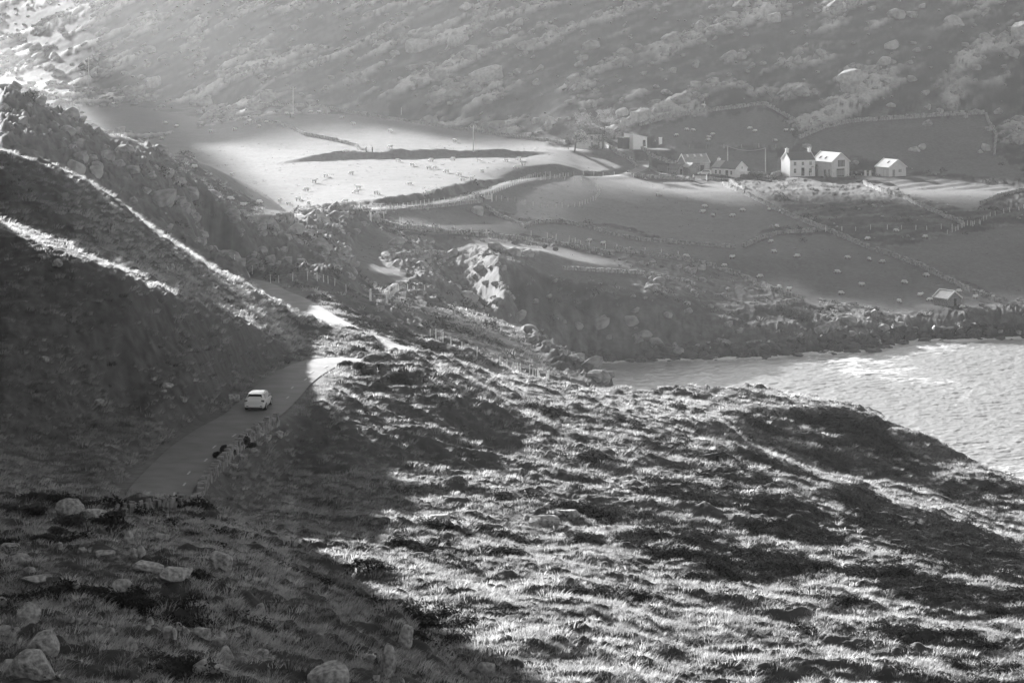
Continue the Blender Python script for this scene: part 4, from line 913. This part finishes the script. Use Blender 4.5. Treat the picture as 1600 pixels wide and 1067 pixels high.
# white modern box
def white_box():
    p = PAD['white']; t = empty('modern_studio', p, math.radians(30), 'white box shaped studio with sloping roof and one tall dark window', 'building', 'buildings of the farm hamlet')
    a, b = 2.6, 2.7
    MB().hexa([(-a,-b,-1),(a,-b,-1),(a,b,-1),(-a,b,-1),(-a,-b,4.8),(a,-b,3.7),(a,b,3.7),(-a,b,4.8)]).build('wall', M_white, t)
    MB().hexa([(-a-.1,-b-.1,4.83),(a+.1,-b-.1,3.69),(a+.1,b+.1,3.69),(-a-.1,b+.1,4.83),(-a-.1,-b-.1,5.0),(a+.1,-b-.1,3.86),(a+.1,b+.1,3.86),(-a-.1,b+.1,5.0)]).build('roof', M_white, t)
    w = MB().box(.9, 2.1, -b - .05, -b + .04, .8, 3.0).build('window', M_trim, t); MB().box(1.0, 2.0, -b - .08, -b - .04, .9, 2.9).build('pane', M_glass, w)
    MB().box(-a - 2.6, -a - .02, -.5, 2.4, -1, 3.6).build('lean_to', M_dark, t); MB().box(-a - 2.8, -a - .03, -.7, 2.6, 3.62, 3.78).build('lean_to_roof', M_slate, t)
white_box()
# grey house behind the trees
L8, W8 = 7.8, 5.6
t, rf = gabled('grey_house', 'two storey grey house half hidden by a tree beside the white studio', 'house', 'old', 38, L8, W8, 4.6, 6.3, M_grey, M_slate, over=.15, barge=M_trim)
for x in (-1.6, 1.2):
    for z in (.9, 2.9): window(t, 'f', x, z, .7, 1.2, L8, W8)
door(t, 'f', 3.0, .9, 2.0, L8, W8)
# boat shed by the shore
L9, W9 = 4.6, 4.4
t, rf = gabled('boat_shed', 'small stone boat shed with white roof edges standing alone near the shore', 'shed', 'shore', -54, L9, W9, 1.9, 3.4, M_stone, M_rust, 'sheds', .3, M_trim)
MB().box(-L9/2 - .3, L9/2 + .3, -.14, .14, 3.56, 3.68).build('ridge_cap', M_trim, rf); door(t, 'r', .3, .8, 1.7, L9, W9)
# ------------------------------------------------------------------ sheep
M_wool = mat('fleece', 0.92, 1.0, 0.12, 9.0, sheen=.5, trans=.5); M_face = mat('dark_face', 0.05, 0.8)
def sheep_mesh(graze, seed, dark=False):
    bm = bmesh.new(); r = random.Random(seed)
    def blob(c, s, sub=2, n=.06):
        g = bmesh.ops.create_icosphere(bm, subdivisions=sub, radius=1)
        for v in g['verts']:
            q = v.co * (1 + n * mnoise.noise(v.co * 3 + Vector((seed, 0, 0)))); v.co = Vector((q.x * s[0] + c[0], q.y * s[1] + c[1], q.z * s[2] + c[2]))
        return g['verts']
    blob((0, 0, .58), (.50, .27, .27), 3, .12); blob((-.30, 0, .60), (.26, .26, .25)); blob((.28, 0, .60), (.26, .25, .27))
    hx, hz = (.72, .22) if graze else (.66, .88)
    nk = blob(((.28 + hx) / 2 + .06, 0, (.62 + hz) / 2), (.20, .13, .17))
    hd = blob((hx, 0, hz), (.17, .085, .095), 2, .02); faces = set()
    dk = list(hd)
    for s in (-1, 1): dk += blob((hx - .08, s * .12, hz + .04), (.04, .08, .025), 1, 0)
    for x in (-.32, .30):
        for s in (-.14, .14):
            g = bmesh.ops.create_cone(bm, cap_ends=True, segments=7, radius1=.035, radius2=.06, depth=.45)
            for v in g['verts']: v.co += Vector((x, s, .21))
            dk += g['verts']
    blob((-.56, 0, .52), (.06, .05, .14), 1)
    ds = set(v.index for v in dk); bm.verts.index_update(); ds = set(v for v in dk)
    for f in bm.faces:
        f.smooth = True
        if all(v in ds for v in f.verts): f.material_index = 1
    # weld the masses into one skin for the fleece
    me = bpy.data.meshes.new('sheep'); bm.to_mesh(me); bm.free(); me.materials.append(M_wool); me.materials.append(M_face); return me
SM = [sheep_mesh(True, 1), sheep_mesh(True, 2), sheep_mesh(False, 3)]
SHEEP = [
 ('in the bright middle pasture', 'sheep in the bright middle pasture', 430, [(437,317),(466,314),(451,321),(405,319),(482,321),(540,317),(557,303),(560,296),(509,277),(549,273),(491,286),(479,299),(644,260),(670,265),(679,264),(588,304),(670,305),(718,275),(698,270),(753,270),(723,283),(737,281),(791,253),(811,251),(818,259),(808,264),(640,290)]),
 ('under the dark hedge bank', 'sheep under the dark hedge bank', 430, [(621,253),(674,253),(708,251),(748,253)]),
 ('in the domed pasture with the power poles', 'sheep in the domed pasture', 430, [(401,180),(448,180),(456,181),(486,177),(498,177),(535,186),(552,196),(609,207),(710,222),(405,200),(417,193),(389,191),(610,232),(540,239)]),
 ('in the hazy fields at far left', 'sheep in the hazy far left fields', 430, [(177,164),(258,194),(276,199),(329,208),(367,205),(253,219),(110,180)]),
 ('in the rough hollow left of the stream', 'sheep in the rough hollow', 500, [(337,312),(360,314),(380,324),(304,265),(362,276)]),
 ('in the upper field behind the cottages', 'sheep in the upper field', 850, [(1073,205),(1083,206),(1057,214),(1172,203),(1180,207),(1114,212),(1108,217),(1107,221),(1228,206),(1238,206),(1211,222)]),
 ('on the mountain foot above the top wall', 'sheep above the top wall', 880, [(1099,167),(1023,177)]),
 ('in the wide dark field below the cottage', 'sheep in the wide dark field', 430, [(1028,307),(1101,325),(1098,334),(1114,339),(1145,340),(1160,331),(1202,330),(1221,333),(1214,357)]),
 ('in the sloping field between stone walls', 'sheep in the sloping walled field', 430, [(1205,380),(1209,396),(1246,403),(1324,405),(1358,408),(1379,412),(1308,428),(1347,448),(1314,461),(1072,404),(1144,405),(1132,418),(1188,435),(1218,452),(1233,455)]),
 ('in the shore field round the boat shed', 'sheep in the shore field', 430, [(1447,433),(1413,444),(1438,464),(1453,471),(1405,474),(1498,458),(1524,467),(1504,483)]),
 ('right of the long stone wall', 'sheep right of the long stone wall', 430, [(1356,376),(1446,373),(1400,363)]),
 ('on the terrace below the copse wall', 'sheep on the terrace below the copse wall', 430, [(921,379),(942,383)]),
]
POSE = ['white sheep', 'white grazing sheep']
def flock():
    k = 0
    for zone, grp, dm, lst in SHEEP:
        for i, (px, py) in enumerate(sorted(lst)):
            k += 1; v = [0, 1, 2, 0, 1][k % 5]; o = link(bpy.data.objects.new('sheep', SM[v])); p = hit2(px, py, dm)
            o.location = (p.x, p.y, gzf(p.x, p.y) - .03); o.rotation_euler = (0, 0, random.Random(k).choice([0, .4, -.3, 3.14, 2.7, 3.5, 5.2])); o.scale = [random.Random(k + 99).uniform(1.15, 1.35)] * 3
            tag(o, 'white %s %s, %s' % ('sheep' if i > 9 else 'sheep standing' if v == 2 else 'sheep grazing', zone, ORD[i].replace('leftmost', 'leftmost one').replace(' from the', ' one from the')), 'sheep', grp)
flock()

# ------------------------------------------------------------------ fences, gates, poles
M_post = mat('weathered_post', 0.7, 0.9, 0.3, 4.0); M_wire = mat('fence_wire', 0.4, 0.5, metal=.6)
def fence(pts, label, dmin, step=2.6, h=1.25, r=.07, wires=3, seed=1, jit=.15):
    P = [hit2(px, py, dmin) for px, py in dens(pts, 10)]; rr = random.Random(seed)
    cum = [0]
    for a, b in zip(P[:-1], P[1:]): cum.append(cum[-1] + (b - a).to_2d().length)
    n = min(90, max(3, int(cum[-1] / step))); S = []
    for i in range(n + 1):
        s = cum[-1] * i / n; k = max(j for j in range(len(cum)) if cum[j] <= s + 1e-6); k = min(k, len(P) - 2); t = (s - cum[k]) / (cum[k+1] - cum[k] + 1e-6)
        q = P[k].lerp(P[k+1], t); S.append(Vector((q.x, q.y, gzf(q.x, q.y))))
    e = empty('wire_fence', S[0], 0, label, 'fence', 'post and wire fences'); o0 = S[0]
    tops = []
    for q in S:
        tx, ty = rr.uniform(-jit, jit) * .6, rr.uniform(-jit, jit) * .6; hh = h * rr.uniform(.85, 1.12); l = q - o0
        MB().tube([(l.x, l.y, l.z - .4), (l.x + tx, l.y + ty, l.z + hh)], r, 6, r * .85).build('post', M_post, e); tops.append((l, tx, ty, hh))
    w = MB()
    for f in [(.9, .6, .3)[i] for i in range(wires)]:
        w.tube([(l.x + tx * f, l.y + ty * f, l.z + hh * f) for l, tx, ty, hh in tops], .012, 4)
    w.build('wire', M_wire, e); return e
FENCES = [
 ([(595,330),(640,324),(696,316),(757,308)], 'line of pale fence posts along the near side of the far lane', 430, 3.4),
 ([(763,306),(790,295),(815,284),(835,277),(860,275)], 'fence climbing beside the lane above the white gate', 430, 3.4),
 ([(768,313),(800,315),(838,323),(870,325),(905,323),(930,313),(938,302),(930,291),(900,283),(840,278)], 'fence enclosing the overgrown copse mound', 430, 3.0),
 ([(423,443),(460,439),(497,439),(517,444),(541,457)], 'fence round the dark mound inside the bend of the lane', 405, 2.2),
 ([(366,437),(385,430),(412,425)], 'short fence above the far bend of the lane', 405, 2.0),
 ([(672,528),(700,538),(724,548),(745,556)], 'leaning fence on the grassy brow above the inlet, upper length', 340, 1.9),
 ([(781,571),(814,581),(840,588),(857,594)], 'leaning fence on the grassy brow above the inlet, lower length', 340, 2.0),
 ([(608,468),(624,455),(645,453),(664,454)], 'little fence beside the two gateposts on the green knoll', 430, 2.2),
 ([(600,342),(640,350),(700,360),(760,366)], 'thin fence along the bank under the middle field', 430, 4.2),
 ([(830,368),(880,376),(940,388),(1000,394),(1060,400)], 'thin fence on the terrace wall above the promontory', 430, 4.2),
 ([(1290,362),(1352,359),(1465,359),(1528,352),(1544,340),(1600,326)], 'thin fence dividing the dark right hand fields', 430, 4.5),
 ([(1077,232),(1114,232),(1160,231),(1212,231)], 'thin fence along the top of the sunlit strip', 850, 5.0),
 ([(990,277),(1010,278),(1030,279)], 'short fence at the end of the yard', 430, 3.0),
 ([(845,282),(900,274),(960,275)], 'fence on the hedge bank right of the copse', 780, 4.0),
 ([(1480,366),(1510,354),(1530,350)], 'broken fence below the end of the potato plot', 430, 2.6),
]
for i, (pts, lab, dm, st) in enumerate(FENCES): fence(pts, lab, dm, st, 1.25, .07 if dm < 420 else .085, 2, 700 + i)
def gate(px, py, label, dmin, w=3.2, rot=0, m=None):
    p = hit2(px, py, dmin); e = empty('field_gate', p, rot, label, 'gate', 'field gates'); m = m or M_trim
    for s in (-1, 1): MB().box(s * w/2 - .14, s * w/2 + .14, -.14, .14, -.4, 1.65).build('gatepost', m, e)
    g = MB()
    for k in range(5): g.box(-w/2 + .2, w/2 - .2, -.03, .03, .25 + k * .24, .35 + k * .24)
    for x in (-w/2 + .2, 0, w/2 - .28): g.box(x, x + .08, -.065, -.035, .2, 1.36)
    g.build('gate_bars', m, e)
gate(761, 313, 'white gate where the copse fence meets the far lane', 430, 2.6, .2)
gate(1094, 282, 'white gate in the wall in front of the cottage', 430, 4.0, .1)
def posts2(px, py, label, dmin, w, h=1.7, r=.16, m=None):
    p = hit2(px, py, dmin); e = empty('gateway', p, .1, label, 'gateposts', 'open gateways')
    for s in (-1, 1): x, y = s * w/2, 0; z = gzf(p.x + x, p.y) - p.z; MB().hexa([(x-r,-r,z-.4),(x+r,-r,z-.4),(x+r,r,z-.4),(x-r,r,z-.4),(x-r*.8,-r*.8,z+h),(x+r*.8,-r*.8,z+h),(x+r*.8,r*.8,z+h),(x-r*.8,r*.8,z+h)]).build('gatepost', m or M_post, e)
    MB().tube([(-w/2, 0, .9), (w/2, 0, .9)], .03, 5).build('rail', M_post, e)
posts2(592, 469, 'two pale gateposts on the green knoll beyond the lane', 430, 2.5, 1.9)
posts2(571, 336, 'two white gateposts at the bend of the far lane', 500, 2.3, 1.8, .22, M_trim)
posts2(577, 238, 'two grey stone gateposts at the foot of the dark pasture wall', 430, 1.8, 1.6, .22, M_wall)
posts2(1356, 275, 'white pillars between the parked cars and the byre', 860, 1.5, 1.7, .35, M_trim)
p = hit2(1032, 225, 860); e = MB().box(-.5, .5, -.4, .4, -.3, 1.9).box(-.58, .58, -.48, .48, 1.9, 2.05).build('gate_pillar', M_white, bevel=.03); e.location = p; tag(e, 'stout white pillar at the left end of the sunlit strip', 'pillar')
def pole(px, py, top, label, dmin=430, arms=True, lamp=0):
    p = hit2(px, py, dmin); h = (py - top) / F * p.y; e = empty('power_pole', p, .1, label, 'pole', 'wooden power poles')
    MB().tube([(0, 0, -.5), (0, 0, h)], .17, 8, .11).build('pole_shaft', M_post, e)
    if arms:
        MB().box(-1.0, 1.0, -.06, .06, h - .5, h - .36).build('crossarm', M_post, e)
        for x in (-.9, 0, .9): MB().tube([(x, 0, h - .34 if x else h), (x, 0, h - .05 if x else h + .3)], .11, 8, .07).build('insulator', M_trim, e)
    return p + Vector((0, 0, h))
pole(138.5, 139, 91, 'hazy power pole beside the far track at upper left')
pole(458, 177, 137, 'power pole on the crest of the domed pasture')
pole(739.5, 237, 197, 'power pole above the dark hedge bank, nearest the farm')
pole(627, 180, 168, 'short bare pole against the mountain foot', arms=False)
a = pole(1137, 262, 229, 'thin pole behind the cottage, left end of the sagging wire', 850, False); b = pole(1196, 271, 232, 'thin pole near the farmhouse, right end of the sagging wire', 850, False)
pts = [a.lerp(b, t / 12) - Vector((0, 0, 1.1 * 4 * (t / 12) * (1 - t / 12) - .1)) for t in range(13)]
w = MB().tube([tuple(q - a) for q in pts], .05, 5).build('power_cable', M_trim); w.location = a; tag(w, 'sagging pale cable strung between the two poles by the cottage', 'cable')
pole(1101, 170, 158, 'small post on the mountain foot above the upper field', 880, False)

# ------------------------------------------------------------------ trees
M_bark = mat('grey_bark', 0.16, 0.95, 0.3, 6.0); M_needle = mat('dark_needles', 0.10, 0.8, 0.3, 3.0, trans=.25); M_bare = mat('pale_twigs', 0.28, 0.9, 0.25, 4.0, trans=.3)
def tree(px, py, w, h, label, kind, seed, dmin=850, lean=0.0):
    p = hit2(px, py, dmin); s = p.y / F; W, Hh = w * s, h * s; r = random.Random(seed)
    e = empty('conifer_tree' if kind == 'pine' else 'bare_tree', p, 0, label, 'tree', 'trees by the farm')
    t = MB(); t.tube([(0, 0, -.4), (lean * Hh * .1, 0, Hh * .4), (lean * Hh * .35, 0, Hh * .92)], Hh * .03, 8, Hh * .008); C = []
    for i in range(16):
        f = r.uniform(.28, .9); a = r.uniform(0, 6.28); L_ = W * .5 * (1.1 - .5 * abs(f - .5)) * r.uniform(.6, 1); x0 = lean * Hh * .35 * f
        en = Vector((x0 + math.cos(a) * L_ + lean * Hh * .12, math.sin(a) * L_ * .8, Hh * f + L_ * (.05 if kind == 'pine' else .45))); t.tube([(x0, 0, Hh * f * .9), tuple((Vector((x0, 0, Hh * f * .9)) + en) / 2 + Vector((0, 0, .1))), tuple(en)], Hh * .009, 5, Hh * .003); C.append((en, L_)); C.append(((en + Vector((x0, 0, Hh * f))) / 2, L_ * .8))
    t.build('trunk', M_bark, e); V = []; T = []; n = 70 if kind == 'pine' else 46; lf = .17 if kind == 'pine' else .13
    for c, L_ in C:
        for _ in range(n):
            q = c + Vector((r.gauss(0, .33) * L_, r.gauss(0, .3) * L_, r.gauss(0, .15 if kind == 'pine' else .25) * L_)); u = Vector((r.gauss(0, 1), r.gauss(0, 1), r.gauss(0, .6))).normalized() * lf * 1.6; v = Vector((r.gauss(0, 1), r.gauss(0, 1), r.gauss(0, 1))).normalized() * lf
            k = len(V); V += [tuple(q - u), tuple(q + u), tuple(q + v)]; T.append((k, k + 1, k + 2))
    link(bpy.data.objects.new('crown', np_mesh('crown', V, T, [M_needle if kind == 'pine' else M_bare])), e)
tree(898, 236, 44, 52, 'wind bent dark conifer left of the grey house', 'pine', 1, lean=.5)
tree(942, 233, 30, 44, 'upright dark conifer in front of the grey house', 'pine', 2)
tree(913, 212, 26, 34, 'pale bare tree behind the grey house', 'bare', 3)
tree(945, 206, 26, 34, 'pale bare tree behind the upright conifer', 'bare', 4)
tree(888, 234, 12, 20, 'small leaning conifer below the bent one', 'pine', 5, lean=-.3)
def bush(px, py, w, h, label, seed, dmin=100, m=None, grp=None, leaf=.10):
    p = hit2(px, py, dmin); s = p.y / F; W, Hh = w * s, h * s; r = random.Random(seed); lf = max(leaf, W * .035)
    e = empty('bush', p, 0, label, 'bush', grp or 'dark bushes of the glen'); V = []; T = []; lob = [(Vector((r.uniform(-.32, .32) * W, r.uniform(-.2, .2) * W, Hh * r.uniform(.25, .6))), r.uniform(.28, .42)) for _ in range(7)]
    st = MB()
    for c, q in lob: st.tube([(c.x * .2, c.y * .2, -.1), tuple(c)], W * .02, 5, W * .006)
    st.build('stem', M_bark, e)
    for c, q in lob:
        for _ in range(230):
            d = Vector((r.gauss(0, 1), r.gauss(0, 1), r.gauss(0, 1))).normalized() * r.uniform(.75, 1.05); g = c + Vector((d.x * W * q * .75, d.y * W * q * .6, d.z * Hh * q)); g.z = max(g.z, -.05)
            u = Vector((r.gauss(0, 1), r.gauss(0, 1), r.gauss(0, 1))).normalized() * lf; v = Vector((r.gauss(0, 1), r.gauss(0, 1), r.gauss(0, 1))).normalized() * lf
            k = len(V); V += [tuple(g - u), tuple(g + u), tuple(g + v)]; T.append((k, k + 1, k + 2))
    link(bpy.data.objects.new('foliage', np_mesh('foliage', V, T, [m or M_needle])), e)
bush(441, 345, 24, 15, 'round dark thorn bush beside the far lane', 11, 500)
for i, (px, py, w, h) in enumerate([(342,716,18,10),(356,712,26,18),(378,697,22,16),(392,700,14,9)]): bush(px, py, w, h, 'dark gorse bush on the seaward edge of the lane, ' + ORD[i], 20 + i, 150)
for i, (px, py, w, h) in enumerate([(538,573,22,9),(565,576,24,12),(575,585,18,10),(615,594,36,14),(640,600,18,8),(592,577,22,10)]): bush(px, py, w, h, 'dark hummock of gorse at the bend beyond the car, ' + ORD[i], 30 + i, 200, grp='gorse hummocks at the bend')
for i, (px, py, w, h) in enumerate([(50,802,44,14),(110,818,50,16),(182,812,30,16),(70,850,40,18),(95,838,40,16),(15,800,34,12)]): bush(px, py, w, h, 'black gorse bush among the boulders below the lane end, ' + ORD[sorted([50,110,182,70,95,15]).index(px)], 40 + i, 120, grp='gorse below the lane end')
for i, (px, py, w, h) in enumerate([(1178,277,34,11),(1165,280,20,8),(927,233,18,7)]): bush(px, py, w, h, ['dark hedge bush at the right end of the cottage', 'low hedge bush in front of the cottage gable', 'clipped bush under the windows of the grey house'][i], 50 + i, 850, grp='garden bushes', leaf=.16)
for i, (px, py, w, h) in enumerate([(805,382,12,6),(851,388,9,7),(868,392,8,6)]): bush(px, py, w, h, 'small spiky thorn on the bank wall under the middle field, ' + ORD[i], 60 + i, 600, grp='thorns on the bank wall')
for i, (px, py, w, h) in enumerate([(1235,495,26,20),(1262,500,24,22),(1220,488,24,14)]): bush(px, py, w, h, 'tall dark thicket at the seaward corner of the wall, ' + ORD[[1,2,0][i]], 70 + i, 560, grp='thicket above the cove', leaf=.14)
bush(1245, 215, 16, 10, 'dark bush where the two top walls meet', 80, 860, leaf=.18)

# ------------------------------------------------------------------ vehicles
M_paint = mat('white_car_paint', 0.80, 0.25, spec=.6); M_dpaint = mat('dark_car_paint', 0.04, 0.25, spec=.7); M_tyre = mat('tyre_rubber', 0.02, 0.9); M_rim = mat('alloy', 0.5, 0.35, metal=.8); M_lamp = mat('lamp_lens', 0.16, 0.2, spec=.8); M_plast = mat('grey_plastic', 0.10, 0.6)
def car(loc, rz, label, paint, dark=False):
    """an estate-like hatchback, nose towards +y, rear at -y"""
    e = empty('parked_car' if dark else 'white_car', loc, rz, label, 'car', 'vehicles at the farm' if dark else None)
    # cross-sections along the length: y, half width low, half width mid, half width of roof, z sill, z waist, z top
    S = [(-2.22,.72,.78,.60,.42,.80,.86),(-2.12,.82,.88,.66,.30,.92,1.02),(-1.98,.85,.90,.66,.26,.98,1.16),(-1.70,.86,.91,.62,.24,1.0,1.44),(-1.2,.87,.92,.62,.22,.98,1.52),(-.4,.87,.92,.62,.2,.96,1.54),(.3,.87,.92,.60,.2,.94,1.50),(.85,.87,.92,.60,.2,.93,1.22),(1.15,.87,.92,.66,.2,.92,1.00),(1.7,.85,.90,.64,.22,.82,.88),(2.1,.80,.84,.56,.26,.70,.74),(2.25,.68,.72,.48,.34,.58,.60)]
    V = []; Fc = []
    for y, a, b, c, z0, zw, zt in S: V += [(-a*.9,y,z0),(-a,y,z0+.1),(-b,y,(z0+zw)/2+.05),(-b*.97,y,zw),(-c,y,zt-.04),(-c*.8,y,zt),(c*.8,y,zt),(c,y,zt-.04),(b*.97,y,zw),(b,y,(z0+zw)/2+.05),(a,y,z0+.1),(a*.9,y,z0)]
    n = 12
    for i in range(len(S) - 1):
        for j in range(n): p, q = i*n+j, i*n+(j+1) % n; Fc.append((p, q, q+n, p+n))
    Fc.append(tuple(range(n))[::-1]); Fc.append(tuple(len(V)-n+j for j in range(n)))
    MB().add(V, Fc).build('body', paint, e, True, .03)
    g = MB().hexa([(-.70,-2.065,1.0),(.70,-2.065,1.0),(.70,-2.02,1.0),(-.70,-2.02,1.0),(-.55,-1.79,1.40),(.55,-1.79,1.40),(.55,-1.72,1.40),(-.55,-1.72,1.40)]); g.build('rear_window', M_glass, e)
    MB().box(-.58, .58, -1.98, -1.66, 1.465, 1.50).build('roof_spoiler', paint, e)
    for s in (-1, 1):
        MB().hexa([(s*.885,-1.75,1.03),(s*.905,-1.75,1.03),(s*.905,.95,.98),(s*.885,.95,.98),(s*.655,-1.45,1.40),(s*.685,-1.45,1.40),(s*.675,.42,1.38),(s*.645,.42,1.38)] if s > 0 else [(s*.905,-1.75,1.03),(s*.885,-1.75,1.03),(s*.885,.95,.98),(s*.905,.95,.98),(s*.685,-1.45,1.40),(s*.655,-1.45,1.40),(s*.645,.42,1.38),(s*.675,.42,1.38)]).build('side_window', M_glass, e)
        MB().box(*sorted((s*.60, s*.87)), -2.20, -2.08, .80, .98).build('tail_light', M_lamp, e)
        MB().box(*sorted((s*.50, s*.70)), -2.27, -2.22, .42, .50).build('reflector', M_lamp, e)
        m_ = MB().box(*sorted((s*.90, s*1.10)), .62, .76, .98, 1.12).build('wing_mirror', M_plast if not dark else M_dpaint, e, bevel=.03)
        MB().box(*sorted((s*.70, s*.73)), -1.2, .1, 1.505, 1.54).build('roof_rail', M_plast, e)
        for y in (-1.35, 1.38):
            k = MB(); k.tube([(s*.70, y, .33), (s*.92, y, .33)], .33, 20); wh = k.build('wheel', M_tyre, e); MB().tube([(s*.90, y, .33), (s*.935, y, .33)], .2, 12).build('rim', M_rim, wh)
    MB().box(-.84, .84, -2.27, -2.12, .36, .56).build('bumper', paint, e, bevel=.04); MB().box(-.7, .7, -2.26, -2.1, .25, .36).build('bumper_valance', M_plast, e)
    pl = MB().box(-.27, .27, -2.215, -2.16, .72, .84).build('number_plate', M_trim, e)
    MB().box(-.36, .36, -2.19, -2.13, .86, .91).build('boot_handle', M_lamp, e)
    MB().hexa([(-.6,.92,1.02),(.6,.92,1.02),(.6,.97,1.02),(-.6,.97,1.02),(-.52,.36,1.43),(.52,.36,1.43),(.52,.41,1.43),(-.52,.41,1.43)]).build('windscreen', M_glass, e)
    return e
cx, cy = X(402, 247), 247.0; rr_ = min(ROAD, key=lambda q: abs(q[1] - 249)); i_ = ROAD.index(rr_)
cy = 248.5; k1 = [q for q in ROAD if 240 < q[1] < 262]; tx, ty = k1[-1][0] - k1[0][0], k1[-1][1] - k1[0][1]
car(Vector((X(404, cy), cy, 46.3 + .03)), math.atan2(-tx, ty) + .02, 'white estate car driving away along the lane', M_paint)
p = hit2(1329, 275, 870); car(Vector((p.x, p.y, gzf(p.x, p.y) + .02)), 1.2, 'left of two dark cars parked beside the converted barn', M_dpaint, True)
p = hit2(1340, 275, 870); car(Vector((p.x + .4, p.y + 2.5, gzf(p.x, p.y + 2.5) + .02)), 1.25, 'right of two dark cars parked beside the converted barn', M_dpaint, True)
p = hit2(1101, 274, 870); car(Vector((p.x, p.y, gzf(p.x, p.y) + .02)), 1.5, 'white car parked between the stone barn and the cottage', M_paint, True)
# broken centre line, worn away in places
M_line = mat('worn_road_paint', 0.55, 0.7, c2=.3, noise_scale=6)
mk = MB()
def dash(i0, s, o):
    a, b = ROAD[i0], ROAD[i0 + 1]; tx, ty = b[0]-a[0], b[1]-a[1]; l = math.hypot(tx, ty); tx /= l; ty /= l; x, y, z = a[0] + tx * s, a[1] + ty * s, a[2] + .06
    V = []
    for u, v in ((-.5, -.07), (.5, -.07), (.5, .07), (-.5, .07)): V.append((x + tx * u * 1.3 - ty * (v - o), y + ty * u * 1.3 + tx * (v - o), z + .004))
    mk.add(V, [(0, 1, 2, 3)])
for i_, q in enumerate(ROAD[:-1]):
    if 200 < q[1] < 275 and i_ % 3 == 0 and not 236 < q[1] < 250: dash(i_, .2, 1.1 if i_ % 2 else 1.5)
tag(mk.build('road_marking', M_line), kind='structure')
# ------------------------------------------------------------------ air, light, camera
def haze():
    bm = bmesh.new(); bmesh.ops.create_cube(bm, size=1)
    x0, x1, y0, y1, z0, z1 = -2700, 2700, -60, 2700, -12, 262
    for v in bm.verts: v.co = Vector((x0 + (v.co.x + .5) * (x1 - x0), y0 + (v.co.y + .5) * (y1 - y0), z0 + (v.co.z + .5) * (z1 - z0)))
    me = bpy.data.meshes.new('haze'); bm.to_mesh(me); bm.free()
    m = bpy.data.materials.new('haze_air'); m.use_nodes = True; nt = m.node_tree; nt.nodes.clear()
    o = nt.nodes.new('ShaderNodeOutputMaterial'); v = nt.nodes.new('ShaderNodeVolumePrincipled')
    v.inputs['Color'].default_value = (0.95, 0.95, 0.95, 1); v.inputs['Density'].default_value = HAZE_D; v.inputs['Anisotropy'].default_value = HAZE_G
    nt.links.new(v.outputs[0], o.inputs['Volume']); me.materials.append(m)
    tag(link(bpy.data.objects.new('haze', me)), kind='stuff')
HAZE_D, HAZE_G = 0.00007, 0.80
haze()
w = bpy.data.worlds.new('World'); scene.world = w; w.use_nodes = True
nt = w.node_tree; bg = nt.nodes['Background']; sky = nt.nodes.new('ShaderNodeTexSky'); sky.sky_type = 'NISHITA'; sky.sun_disc = False
sky.sun_elevation = math.radians(SUN_EL); sky.sun_rotation = math.radians(-SUN_AZ)
bw = nt.nodes.new('ShaderNodeRGBToBW'); nt.links.new(sky.outputs[0], bw.inputs[0]); nt.links.new(bw.outputs[0], bg.inputs['Color']); bg.inputs['Strength'].default_value = 0.05
sl = bpy.data.lights.new('sun', 'SUN'); sl.energy = 5.0; sl.angle = math.radians(0.5); sl.color = (1, 1, 1)
so = link(bpy.data.objects.new('sun', sl)); az, el = math.radians(SUN_AZ), math.radians(SUN_EL)
sd = Vector((-math.sin(az) * math.cos(el), math.cos(az) * math.cos(el), math.sin(el)))
so.rotation_euler = sd.to_track_quat('Z', 'Y').to_euler(); so.location = sd * 500 + Vector((0, 0, 85))
cd = bpy.data.cameras.new('camera'); cd.sensor_fit = 'HORIZONTAL'; cd.sensor_width = 36; cd.lens = F / 1600 * 36; cd.clip_start = 1; cd.clip_end = 8000
cd.shift_y = -(533.5 - YH) / 1600
co = link(bpy.data.objects.new('camera', cd)); co.location = (0, 0, H); co.rotation_euler = (math.radians(90), 0, 0); scene.camera = co
scene.view_settings.view_transform = 'Standard'; scene.view_settings.look = 'None'; scene.view_settings.exposure = 2.0; scene.view_settings.gamma = 1
scene.cycles.max_bounces = 5; scene.cycles.volume_bounces = 0; scene.cycles.diffuse_bounces = 2; scene.cycles.transmission_bounces = 3; scene.cycles.transparent_max_bounces = 8
